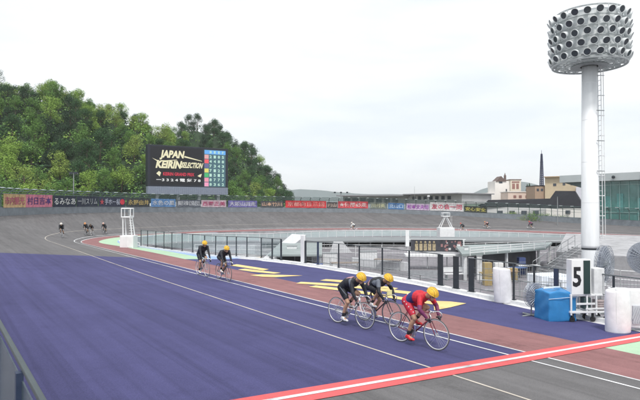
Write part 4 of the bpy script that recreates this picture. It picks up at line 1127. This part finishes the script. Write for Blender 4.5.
b = MB(); q = yy(568, 146.0, 212); b.box(q, (.9, .9, .9)); kid(b, 'dark_figure_box', WIN, r)  # plain dark box standing in for a dark figure, not part of the hall
b = MB(); b.hexa([yy(576, 170, 203), yy(592, 170, 203), yy(592, 180, 203), yy(576, 180, 203), yy(576, 170, 187), yy(592, 170, 187), yy(592, 180, 187), yy(576, 180, 187)]); tag(b.build('pale_block', mat('pale_lilac', (.60, .60, .66), .8, .05)), 'plain pale block between the black roof and the floodlight tower', 'building')

# glass stand building on the right
r = rooted('glass_stand', Vector((104, 55, -4.4)), 'modern building with a green glass wall under a wide flat grey roof, right edge', 'building')
ZR0, ZR1 = 4.75, 6.15
b = MB(); b.box((118, 15.0, (ZR0+ZR1)/2), (29.5, 92, ZR1-ZR0)); kid(b, 'roof', mat('roof_fascia', (.46, .50, .51), .45, .06, .4), r)
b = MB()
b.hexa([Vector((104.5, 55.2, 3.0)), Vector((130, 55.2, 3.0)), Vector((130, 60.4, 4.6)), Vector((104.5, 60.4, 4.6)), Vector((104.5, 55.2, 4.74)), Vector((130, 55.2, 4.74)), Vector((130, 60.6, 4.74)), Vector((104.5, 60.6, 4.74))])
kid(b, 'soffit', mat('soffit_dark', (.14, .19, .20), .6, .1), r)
GL = mat('green_glass', (.085, .215, .20), .08, .35, .35, spec=.7)
b = MB(); b.box((104.9, 15, 0.1), (.3, 80, 9.2)); kid(b, 'glass_wall', GL, r)
for i in range(40):
    y = 54.8-i*1.65; b = MB(); b.box((104.68, y, .1), (.16, .09, 9.2)); kid(b, 'mullion', mat('mullion_mint', (.32, .46, .45), .4, .1), r)
for z in (-3.2, -1.2, 4.0):
    b = MB(); b.box((104.70, 15, z), (.12, 80, .10)); kid(b, 'transom', mat('mullion_mint', (1, 1, 1)), r)
for y in (40.3, 45.2, 50.2):
    b = MB(); b.lathe([(.28, 0), (.28, .25), (.15, .3)], (103.1, y, 5.4), 10, R=Matrix.Rotation(-PI/2, 3, 'Y')); kid(b, 'roof_lamp', DARKM, r)
b = MB(); b.box((107, 20, -4.2), (6, 74, .6)); kid(b, 'plinth', CONCW, r)
rg = random.Random(2)
for i in range(5):
    y = 53-i*3.1-rg.random(); b = MB(); b.box((104.66, y, rg.uniform(-.6, .8)), (.06, 1.2, rg.uniform(2.2, 4))); kid(b, 'inner_blind', mat('blind_teal', (.10, .28, .27), .4, .2), r)

# masts and small poles
def mast(px, d, ytop, zb_, rad, label, arm=0.0, heads=0):
    r = rooted('light_mast', at(px, d, zb_), label, 'mast'); h = hz(ytop, d)-zb_; b = MB(); b.tube([(0, 0, 0), (0, 0, h)], [rad, rad*.6], 6); b.build('pole', GREYM, r)
    for i in range(heads):
        b = MB(); x = (i-(heads-1)/2)*arm; b.box(RT*x+Vector((0, 0, h)), (.5, .3, .35), -YAW); b.build('lamp_head', DARKM if heads > 1 else WHITE2, r)
    if arm:
        b = MB(); b.bar(RT*(-arm*heads/2)+Vector((0, 0, h-.1)), RT*(arm*heads/2)+Vector((0, 0, h-.1)), .06); b.build('cross_arm', GREYM, r)
mast(73.5, 84, 173, -2, .10, 'pale lamp mast in front of the wooded hill on the left', .7, 2)
mast(341, 140, 192.5, -2, .16, 'small floodlight mast on the skyline above the red banners', 1.6, 3)
mast(428.5, 118, 196, -3, .10, 'thin pale pole behind the white banner', 0, 1)
mast(557.5, 98.5, 195.5, -4, .09, 'thin grey mast standing in the rim fence left of the floodlight tower', .5, 2)
mast(414.5, 150, 186.5, -2, .05, 'hair thin aerial above the lilac banner')

# ------------------------------------------------------------------ riders
def organic(caps, voxel, m, name, smooth_n=3, fn=None, sub=None):
    b = MB()
    for c in caps:
        p0, r0, p1, r1 = Vector(c[0]), c[1], Vector(c[2]), c[3]
        sy = c[4] if len(c) > 4 else 1.0
        d = p1-p0; L_ = max(1e-4, d.length); R_ = d.normalized().to_track_quat('Z', 'Y').to_matrix() if d.length > 1e-5 else Matrix.Identity(3)
        prof = []
        for i in range(5): a = -PI/2+PI/2*i/5; prof.append((max(.0008, r0*math.cos(a)), r0*math.sin(a)))
        for i in range(6): a = PI/2*i/5; prof.append((max(.0008, r1*math.cos(a)), L_+r1*math.sin(a)))
        b.lathe(prof, p0, 14, R=R_)
    me = b.mesh(name, m[0] if isinstance(m, list) else m); o = bpy.data.objects.new(name, me); COL.objects.link(o)
    md = o.modifiers.new('r', 'REMESH'); md.mode = 'VOXEL'; md.voxel_size = voxel
    sm = o.modifiers.new('s', 'SMOOTH'); sm.iterations = smooth_n; sm.factor = .5
    dg = bpy.context.evaluated_depsgraph_get(); nm = bpy.data.meshes.new_from_object(o.evaluated_get(dg)); nm.name = name
    bpy.data.objects.remove(o)
    nm.materials.clear()
    mats = m if isinstance(m, list) else [m]
    for q in mats: nm.materials.append(q)
    for p in nm.polygons:
        p.use_smooth = True
        if fn: p.material_index = fn(Vector(p.center))
    return nm
SKIN = mat('skin', (.46, .27, .18), .55, .08, 8); SHOEW = mat('shoe_white', (.72, .72, .72), .4, .05); GLOVE = mat('glove_dark', (.04, .04, .05), .6, .1)
SOCK = mat('sock_black', (.03, .03, .035), .7, .1); HAIR = mat('hair_black', (.015, .013, .012), .6, .1)
def limb2(a, c, l1, l2, hint):
    a, c = Vector(a), Vector(c); d = c-a; D = min(d.length, (l1+l2)*.999); u = d.normalized()
    x = (l1*l1-l2*l2+D*D)/(2*D); h = math.sqrt(max(0, l1*l1-x*x)); hh = Vector(hint); hh = (hh-u*hh.dot(u)).normalized()
    return a+u*x+hh*h
def rider_meshes(tag_, sh, head, hand, footR, footL, jm, jfn, sm_, shoe, number=False, upright=False):
    sh, head, hand = Vector(sh), Vector(head), Vector(hand)
    hip = Vector((-.15, 0, .965)); out = {}
    J = {}
    for s_ in (-1, 1):
        S_ = sh+Vector((0, s_*.175, 0)); Hn = Vector((hand.x, s_*hand.y, hand.z)); El = limb2(S_, Hn, .285, .255, (-.15, s_*1.0, -.25 if not upright else -.3))
        ft_ = Vector(footR if s_ < 0 else footL); An = ft_+Vector((-.07, 0, .085)); Hp = hip+Vector((0, s_*.085, 0)); Kn = limb2(Hp, An, .425, .42, (1, s_*.06, .25))
        J[s_] = (S_, El, Hn, Hp, Kn, An, ft_)
    mid = (hip+sh)/2+Vector((-.045, 0, .055)); chest = hip.lerp(sh, .75)+Vector((-.01, 0, .03))
    torso = []
    for s_ in (-1, 1):
        torso += [(hip+Vector((0, s_*.07, 0)), .105, mid+Vector((0, s_*.05, -.01)), .105), (mid+Vector((0, s_*.05, -.01)), .105, chest+Vector((0, s_*.075, -.03)), .115), (chest+Vector((0, s_*.08, -.03)), .105, sh+Vector((0, s_*.13, 0)), .072)]
    torso += [(mid, .11, chest, .115)]
    neck = [(sh+Vector((-.01, 0, .02)), .062, head+Vector((-.05, 0, -.04)), .058)]
    hd = (head-sh).normalized(); fwd = Vector((.86, 0, -.5)) if not upright else Vector((.95, 0, -.3)); upv = Vector((.5, 0, .86)) if not upright else Vector((.3, 0, .95))
    hdc = [(head+upv*.015-fwd*.012, .088, head+fwd*.012+upv*.01, .082), (head-upv*.03, .072, head-upv*.085+fwd*.045, .042), (head+fwd*.088-upv*.012, .013, head+fwd*.098-upv*.032, .015)]
    hdc += [(head+Vector((0, s_*.083, 0))-upv*.02, .014, head+Vector((0, s_*.088, 0))-upv*.045, .011) for s_ in (-1, 1)]
    arms, fore, legs, hands, sleeves, shorts = [], [], [], [], [], []
    for s_, (S_, El, Hn, Hp, Kn, An, ft_) in J.items():
        arms += [(S_, .058, S_.lerp(El, .5), .047), (S_.lerp(El, .5), .047, El, .037), (El, .038, El.lerp(Hn, .35), .036), (El.lerp(Hn, .35), .036, Hn, .024)]
        legs += [(Hp, .098, Hp.lerp(Kn, .45), .083), (Hp.lerp(Kn, .45), .083, Kn, .055), (Kn, .055, Kn+Vector((.012, 0, .0)), .05), (Kn, .047, Kn.lerp(An, .35)+Vector((-.02, 0, 0)), .054), (Kn.lerp(An, .35)+Vector((-.02, 0, 0)), .054, An, .033), (An, .033, An+Vector((-.02, 0, -.04)), .03), (An+Vector((0, 0, -.03)), .034, ft_+Vector((.06, 0, 0)), .03)]
        fdir = (Hn-El).normalized(); pc = Hn+fdir*.04; hands += [(Hn, .024, pc, .03), (Hn+Vector((0, s_*.012, 0)), .022, pc+Vector((0, s_*.014, 0)), .024)]
        for i in range(4):
            o_ = Vector((0, s_*(.022-.0), .024-i*.018)); b0 = pc+fdir*.015+Vector((.01, s_*.012, .026-i*.019)); k1 = b0+Vector((.026-.004*abs(i-1), -s_*.002, -.002)); k2 = k1+Vector((.004, -s_*.022, -.003)); 
            hands += [(b0, .0105, k1, .0095), (k1, .0095, k2, .0088), (k2, .0088, k2+Vector((-.018, -s_*.008, 0)), .008)]
        hands += [(pc+Vector((-.01, -s_*.01, .015)), .012, pc+Vector((.022, -s_*.034, .014)), .010)]
        sleeves += [(S_, .072, S_.lerp(El, .5), .058), (S_.lerp(El, .5), .058, El, .048), (El, .048, El.lerp(Hn, .35), .045), (El.lerp(Hn, .35), .045, El.lerp(Hn, .9), .031)]
        shorts += [(Hp, .112, Hp.lerp(Kn, .45), .095), (Hp.lerp(Kn, .45), .095, Hp.lerp(Kn, .72), .076)]
    inf_ = lambda L_, k_: [(c[0], c[1]+k_, c[2], c[3]+k_) for c in L_]
    def bfn(p):
        for s_, jj in J.items():
            if (p-jj[2]).length < .13 and (p-jj[2]).dot((jj[2]-jj[1]).normalized()) > -.01: return 1
        return 0
    out['body'] = organic(torso+neck+hdc+arms+legs+hands, .0095, [SKIN, GLOVE], 'body', 2, bfn)
    out['jersey'] = organic(inf_(torso, .011)+sleeves+[(sh, .07, sh+Vector((.02, 0, .02)), .068)], .012, jm, 'jersey', 3, (lambda p: jfn(p, J)) if jfn else None)
    out['shorts'] = organic([(hip+Vector((0, s_*.07, 0)), .122, hip.lerp(mid, .55)+Vector((0, s_*.05, 0)), .117) for s_ in (-1, 1)]+shorts, .012, sm_, 'shorts', 3)
    b = MB()
    hl = []
    c0 = head+upv*.035-fwd*.01
    Rm = Matrix((fwd, Vector((0, 1, 0)), upv)).transposed()
    ringn = 24; rows_ = 9
    for i in range(rows_+1):
        a = PI/2*(1-i/rows_)*1.0-.12*(i/rows_); z = .118*math.sin(a)*1.05; r_ = max(.001, math.cos(a))
        for k_ in range(ringn):
            t = 2*PI*k_/ringn; rid = 1+.055*abs(math.sin(3.5*t))**.6*(1 if i > 1 else 0)-.02
            v = Vector((math.cos(t)*.142*r_*rid, math.sin(t)*.112*r_*rid, z)); hl.append(c0+Rm @ v)
    b.v = [tuple(v) for v in hl]
    for i in range(rows_):
        for k_ in range(ringn):
            k2 = (k_+1) % ringn; b.f.append((i*ringn+k_, (i+1)*ringn+k_, (i+1)*ringn+k2, i*ringn+k2)); b.m.append(None)
    b.f.append(tuple(rows_*ringn+k_ for k_ in range(ringn))); b.m.append(BLACK)
    for yk in (-.07, -.035, 0, .035, .07):
        pts = []
        for ii in range(9):
            th = math.radians(28+124*ii/8); x_ = .142*math.cos(th); fy = max(0, 1-(x_/.142)**2-(yk/.112)**2)
            pts.append(c0+Rm @ Vector((x_*1.0, yk, .1245*math.sqrt(fy)*1.0)))
        b.tube(pts, .0055, 5, mat('helmet_seam', (.30, .17, .03), .6, .1))
    for s_ in (-1, 1): b.tube([c0+Vector((0, s_*.095, 0))-upv*.01, head+fwd*.03-upv*.07+Vector((0, s_*.05, 0)), head+fwd*.03-upv*.115], .005, 5, BLACK)
    out['helmet'] = b.mesh('helmet', mat('helmet_yellow', (.78, .47, .045), .5, .12, 9), True)
    b = MB(); e0 = head+fwd*.083+upv*.012; b.tube([e0+Vector((-.03, -.07, 0)), e0+Vector((.0, -.035, 0)), e0+Vector((.008, 0, 0)), e0+Vector((0, .035, 0)), e0+Vector((-.03, .07, 0))], .016, 8)
    out['goggles'] = b.mesh('goggles', mat('goggle_dark', (.02, .02, .03), .15, 0), True)
    b = MB(); b.tube([head+fwd*.07-upv*.066+Vector((0, -.02, 0)), head+fwd*.082-upv*.066, head+fwd*.07-upv*.066+Vector((0, .02, 0))], .006, 6); out['mouth'] = b.mesh('mouth', mat('lip', (.35, .12, .10), .5, 0), True)
    out['shoes'] = []
    out['socks'] = []
    for s_, jj in J.items():
        An, ft_, Kn = jj[5], jj[6], jj[4]
        out['shoes'].append(organic([(An+Vector((-.035, 0, -.055)), .036, ft_+Vector((.0, 0, .01)), .040), (ft_+Vector((.0, 0, .01)), .040, ft_+Vector((.085, 0, -.005)), .030), (An+Vector((0, 0, -.02)), .042, ft_, .04)], .012, shoe, 'shoe', 2))
        out['socks'].append(organic([(An+(Kn-An)*.05, .038, An+(Kn-An)*.22, .046)], .012, SOCK, 'sock', 2))
    return out
def make_person(tag_, label, group=None, **kw):
    ms = rider_meshes(tag_, **kw); r = empty('person'); tag(r, label, 'person', group)
    body = bpy.data.objects.new('body', ms['body']); COL.objects.link(body); body.parent = r
    for k_ in ('jersey', 'shorts', 'helmet', 'goggles'):
        o = bpy.data.objects.new(k_, ms[k_]); COL.objects.link(o); o.parent = r
    for k_ in ('shoes', 'socks'):
        for me in ms[k_]:
            o = bpy.data.objects.new(me.name.split('.')[0], me); COL.objects.link(o); o.parent = r
    return r
CHROME = mat('chrome', (.62, .63, .65), .25, .05, metal=.9)
def make_bike(frame_m, rim_m, label, group, crank_ang):
    r = empty('track_bicycle'); tag(r, label, 'bicycle', group)
    BB = Vector((0, 0, .28)); ra, fa = Vector((-.40, 0, .338)), Vector((.58, 0, .338)); st_ = Vector((-.145, 0, .80)); hb, ht = Vector((.425, 0, .66)), Vector((.395, 0, .79))
    b = MB(); b.tube([BB, st_], .016, 8); b.tube([st_, ht-Vector((-.003, 0, .02))], .0145, 8); b.tube([BB, hb], .0175, 8); b.tube([hb-Vector((-.008, 0, .03)), ht], .019, 8)
    for s_ in (-1, 1):
        b.tube([BB+Vector((0, s_*.03, 0)), ra+Vector((0, s_*.058, 0))], .0095, 6); b.tube([st_+Vector((0, s_*.012, -.02)), ra+Vector((0, s_*.058, 0))], .008, 6)
    b.build('frame', frame_m, r, smooth=True)
    b = MB()
    for s_ in (-1, 1): b.tube([hb+Vector((.008, s_*.025, -.03)), hb+Vector((.05, s_*.045, -.14)), fa+Vector((-.012, s_*.05, .03)), fa+Vector((0, s_*.05, 0))], [.013, .012, .009, .008], 6)
    b.build('fork', frame_m, r, smooth=True)
    b = MB(); b.tube([ht, ht+Vector((-.01, 0, .035)), Vector((.49, 0, .80))], .013, 8)
    b.build('stem', CHROME, r, smooth=True)
    b = MB(); pts = []
    for s_ in (-1, 1):
        q = [Vector((.49, 0, .80)), Vector((.49, s_*.10, .80)), Vector((.51, s_*.165, .795)), Vector((.555, s_*.19, .775)), Vector((.585, s_*.195, .735)), Vector((.575, s_*.2, .69)), Vector((.53, s_*.2, .665)), Vector((.44, s_*.2, .66))]
        b.tube(q, .0125, 8)
    b.build('handlebar', CHROME, r, smooth=True)
    for s_ in (-1, 1):
        b = MB(); b.tube([(.57, s_*.2, .685), (.53, s_*.2, .665), (.44, s_*.2, .66)], .0165, 8); b.build('grip', mat('grip', (.5, .5, .5), .7, 0) if frame_m.name.startswith('frame_white') else BLACK, r)
    b = MB(); b.tube([st_, (-.17, 0, .86)], .013, 8); b.build('seatpost', CHROME, r)
    b = MB(); b.hexa([(-.30, -.07, .865), (-.02, -.018, .865), (-.02, .018, .865), (-.30, .07, .865), (-.30, -.06, .90), (-.02, -.014, .885), (-.02, .014, .885), (-.30, .06, .90)]); b.build('saddle', BLACK, r, bevel=.01)
    b = MB(); b.lathe([(.088, -.003), (.088, .003)], BB+Vector((0, -.045, 0)), 28, axis='Y'); b.tube([BB+Vector((0, -.05, .086)), ra+Vector((0, -.05, .03))], .005, 4); b.tube([BB+Vector((0, -.05, -.086)), ra+Vector((0, -.05, -.03))], .005, 4); b.lathe([(.03, -.004), (.03, .004)], ra+Vector((0, -.045, 0)), 16, axis='Y'); b.build('chainring', CHROME, r)
    for s_ in (-1, 1):
        a = crank_ang+(PI if s_ > 0 else 0); e_ = BB+Vector((math.cos(a)*.165, s_*.07, math.sin(a)*.165))
        b = MB(); b.tube([BB+Vector((0, s_*.06, 0)), e_], [.013, .010], 6); o = b.build('crank', CHROME, r)
        b = MB(); b.box(e_+Vector((0, s_*.035, 0)), (.085, .06, .02)); b.build('pedal', DARKM, o)
    for c, nm in ((ra, 0), (fa, 1)):
        wh = bpy.data.objects.new('wheel', None); COL.objects.link(wh); wh.parent = r; wh.location = c; wh.empty_display_size = .2
        n = 44; b = MB(); b.tube([(.326*math.cos(2*PI*i/n), 0, .326*math.sin(2*PI*i/n)) for i in range(n+1)], .0115, 8, cap=False); b.build('tyre', mat('tyre', (.10, .10, .105), .7, .1), wh, smooth=True)
        b = MB(); b.tube([(.308*math.cos(2*PI*i/n), 0, .308*math.sin(2*PI*i/n)) for i in range(n+1)], .0105, 6, cap=False); b.build('rim', rim_m, wh, smooth=True)
        b = MB()
        for i in range(32):
            a = 2*PI*i/32; a2 = a+(.9 if i % 2 else -.9); y = .03 if i % 4 < 2 else -.03
            b.tube([(.022*math.cos(a2), y, .022*math.sin(a2)), (.305*math.cos(a), 0, .305*math.sin(a))], .0014, 3, cap=False)
        b.build('spokes', CHROME, wh)
        b = MB(); b.lathe([(.022, -.05), (.022, -.035), (.012, -.03), (.012, .03), (.022, .035), (.022, .05)], (0, 0, 0), 12, axis='Y'); b.build('hub', CHROME, wh)
    return r
def placed_at(r, px, py, heading, lean=0.0, front=.58):
    g_ = hit(px, py); h_ = Vector(heading).normalized(); base = g_-h_*front
    u, t = inv(base.x, base.y); z = zt(u, min(t, W)); zf = g_.z
    pitch = math.atan2(zf-z, front)
    R_ = Matrix((h_, Vector((-h_.y, h_.x, 0)), Vector((0, 0, 1)))).transposed()
    r.rotation_euler = (R_ @ Matrix.Rotation(-pitch, 3, 'Y') @ Matrix.Rotation(lean, 3, 'X')).to_euler(); r.location = (base.x, base.y, z+.002)
def foot(a, s_): return Vector((math.cos(a)*.165-.0, s_*.105, .28+math.sin(a)*.165+.035))
RED = mat('jersey_red', (.52, .02, .035), .6, .18, 14, bump=.5); NAVY = mat('jersey_navy', (.035, .04, .16), .6, .1, 10); MAROON = mat('jersey_maroon', (.16, .03, .10), .6, .1, 10)
BLK_ = mat('jersey_black', (.018, .020, .028), .6, .3, 14, bump=.5); PNK = mat('jersey_accent', (.42, .22, .24), .6, .1, 10); GRY = mat('jersey_stripe_grey', (.14, .16, .20), .6, .1, 10)
SHR = mat('shorts_red', (.55, .03, .06), .6, .1, 10); SHB = mat('shorts_black', (.015, .017, .024), .55, .15, 10); SHOER = mat('shoe_red', (.68, .04, .05), .4, .1)
def j_front(p, J):
    for s_, jj in J.items():
        if (p-jj[1]).length < .10 or (p-(jj[1]+jj[2])/2).length < .13: return 2
    if p.x < .07: return 1
    return 0
def j_dark(p, J):
    if abs(p.y) < .10 and .02 < p.x < .20 and p.z > 1.08: return 1
    if abs(p.y) > .17 and p.z > 1.02 and abs(p.x-.27) < .03: return 2
    return 0
def j_dark2(p, J):
    if p.x < -.06: return 1
    if abs(p.y) > .17 and p.z > 1.02: return 2
    return 0
TUCK = dict(sh=(.285, 0, 1.115), head=(.475, 0, 1.175), hand=(.50, .2, .685))
CK = -PI/2-.15
P1 = make_person('a', 'leading cyclist in red and navy jersey with red shorts, red shoes and yellow helmet', footR=foot(CK, -1), footL=foot(CK+PI, 1), jm=[RED, NAVY, MAROON], jfn=j_front, sm_=SHR, shoe=SHOER, **TUCK)
b = MB()
for i in range(5): b.lathe([(.014, -.003), (.014, .003)], (-.12+i*.065, -.206-.003*i, .97-.048*i), 8, axis='Y')
b.build('white_stars', WHITE, P1)
b = MB(); b.box((-.06, -.118, 1.115), (.11, .012, .075), R=Matrix.Rotation(-.30, 3, 'Y') @ Matrix.Rotation(-.75, 3, 'X')); b.build('race_number', WHITE, P1)
B1 = make_bike(mat('frame_maroon', (.20, .03, .05), .3, .1), mat('rim_pale', (.66, .66, .68), .35, .05, metal=.2), 'dark red track bicycle with pale rims under the leading red rider', None, CK)
HD = (.12, -1, 0)
placed_at(P1, 435.8, 350.7, HD); placed_at(B1, 435.8, 350.7, HD)
C2 = -PI/2+.2
P2 = make_person('b', 'cyclist in black jersey with pale stripes and yellow helmet, middle of the front three', footR=foot(C2+2.6, -1), footL=foot(C2+2.6+PI, 1), jm=[BLK_, PNK, GRY], jfn=j_dark2, sm_=SHB, shoe=SHOEW, sh=(.27, 0, 1.14), head=(.455, 0, 1.205), hand=(.50, .2, .685))
B2 = make_bike(mat('frame_black', (.03, .03, .035), .3, .1), mat('rim_dark', (.22, .22, .24), .35, .05, metal=.2), 'black track bicycle under the middle one of the front three riders', None, C2+2.6)
b = MB(); b.box((.50, 0, .87), (.03, .17, .12)); b.build('number_plate', mat('plate_yellow', (.80, .74, .35), .5, .05), B2)
placed_at(P2, 391.5, 326.5, (.13, -1, 0)); placed_at(B2, 391.5, 326.5, (.13, -1, 0))
C3 = -PI/2-.05
P3 = make_person('c', 'cyclist in black jersey with pinkish back and white shoes, last of the front three', footR=foot(C3, -1), footL=foot(C3+PI, 1), jm=[BLK_, PNK, GRY], jfn=j_dark, sm_=SHB, shoe=SHOEW, sh=(.27, 0, 1.17), head=(.45, 0, 1.245), hand=(.50, .2, .69))
B3 = make_bike(mat('frame_white', (.72, .73, .75), .3, .1), mat('rim_pale', (1, 1, 1)), 'white track bicycle under the last of the front three riders', None, C3)
b = MB(); b.tube([(-.10, -.205, 1.0), (.03, -.21, .90), (.14, -.195, .81)], .009, 5); b.build('side_stripe', GRY, P3)
placed_at(P3, 364.5, 329.3, (.13, -1, 0)); placed_at(B3, 364.5, 329.3, (.13, -1, 0))
C4 = .35
P4_ = make_person('d', 'upright cyclist in black with yellow helmet, left one of the pair behind', footR=foot(C4-PI*.55, -1), footL=foot(C4-PI*.55+PI, 1), jm=[BLK_, GRY, GRY], jfn=None, sm_=SHB, shoe=SHOEW, sh=(.20, 0, 1.30), head=(.33, 0, 1.44), hand=(.50, .185, .77), upright=True)
B4 = make_bike(mat('frame_grey', (.35, .36, .38), .3, .1), mat('rim_pale', (1, 1, 1)), 'grey track bicycle under the left rider of the pair behind', None, C4-PI*.55)
placed_at(P4_, 207, 277, (-.02, -1, 0)); placed_at(B4, 207, 277, (-.02, -1, 0))
P5 = make_person('e', 'cyclist in black with yellow helmet, right one of the pair behind', footR=foot(C4, -1), footL=foot(C4+PI, 1), jm=[BLK_, GRY, GRY], jfn=None, sm_=SHB, shoe=SHOEW, sh=(.24, 0, 1.22), head=(.41, 0, 1.33), hand=(.51, .185, .75), upright=True)
B5 = make_bike(mat('frame_black', (1, 1, 1)), mat('rim_dark', (1, 1, 1)), 'black track bicycle under the right rider of the pair behind', None, C4)
placed_at(P5, 228.5, 281.5, (-.02, -1, 0)); placed_at(B5, 228.5, 281.5, (-.02, -1, 0))
WH_H = mat('helmet_white', (.78, .78, .76), .4, .05)
def far(px, py, srcP, srcB, where, hel, jer=None):
    g_ = hit(px, py); u, t = inv(g_.x, g_.y); q = (path(u-1, t)-path(u+1, t)); q.z = 0
    p_, b_ = copy_tree(srcP), copy_tree(srcB)
    lean = math.atan2(lerp(ZO, u)-lerp(ZI, u), W)*.3
    tag(p_, 'far cyclist '+where, 'person', 'far riders on the curve'); tag(b_, 'bicycle of '+where.replace('with ', 'the rider with '), 'bicycle', 'bicycles of the far riders')
    placed_at(p_, px, py, q, lean); placed_at(b_, px, py, q, lean)
    for ch in p_.children:
        if ch.name.startswith('helmet'): recolour(ch, hel)
        if jer and ch.name.startswith('jersey'): recolour(ch, jer)
far(62, 238.0, P5, B4, 'in a white helmet, leftmost on the curve', WH_H)
far(85.5, 235.6, P5, B5, 'in an orange helmet, second from the left on the curve', mat('helmet_orange', (.75, .32, .12), .4, .05))
far(91, 236.0, P3, B3, 'in a black helmet, crouched right beside the orange one', mat('helmet_black', (.04, .04, .05), .4, .05))
far(103.5, 234.6, P5, B5, 'in a pale pink helmet, rightmost of the left group above the green paint', mat('helmet_pink', (.75, .5, .45), .4, .05))
far(350.5, 231.2, P4_, B4, 'dressed in white above the centre of the infield', WH_H, WH_H)
far(459.5, 231.3, P5, B4, 'in a red cap right beside the second judging tower', mat('helmet_red', (.6, .06, .06), .4, .05))
far(484, 228.6, P2, B2, 'with pale orange helmet, middle of the right three', mat('helmet_orange', (1, 1, 1)), mat('jersey_salmon', (.6, .3, .25), .6, .05))
far(528, 229.2, P5, B5, 'in maroon, rightmost of all', mat('helmet_red', (1, 1, 1)), MAROON)

# ------------------------------------------------------------------ air
hzb = MB(); hzb.box((0, 0, 45), (5500, 5500, 112))
hm_ = bpy.data.materials.new('haze_air'); hm_.use_nodes = True; t = hm_.node_tree; t.nodes.clear()
o_ = t.nodes.new('ShaderNodeOutputMaterial'); v_ = t.nodes.new('ShaderNodeVolumePrincipled')
v_.inputs['Color'].default_value = (.95, .98, 1.0, 1); v_.inputs['Density'].default_value = .0003
t.links.new(v_.outputs[0], o_.inputs['Volume'])
ho = hzb.build('haze', hm_); ho['kind'] = 'stuff'
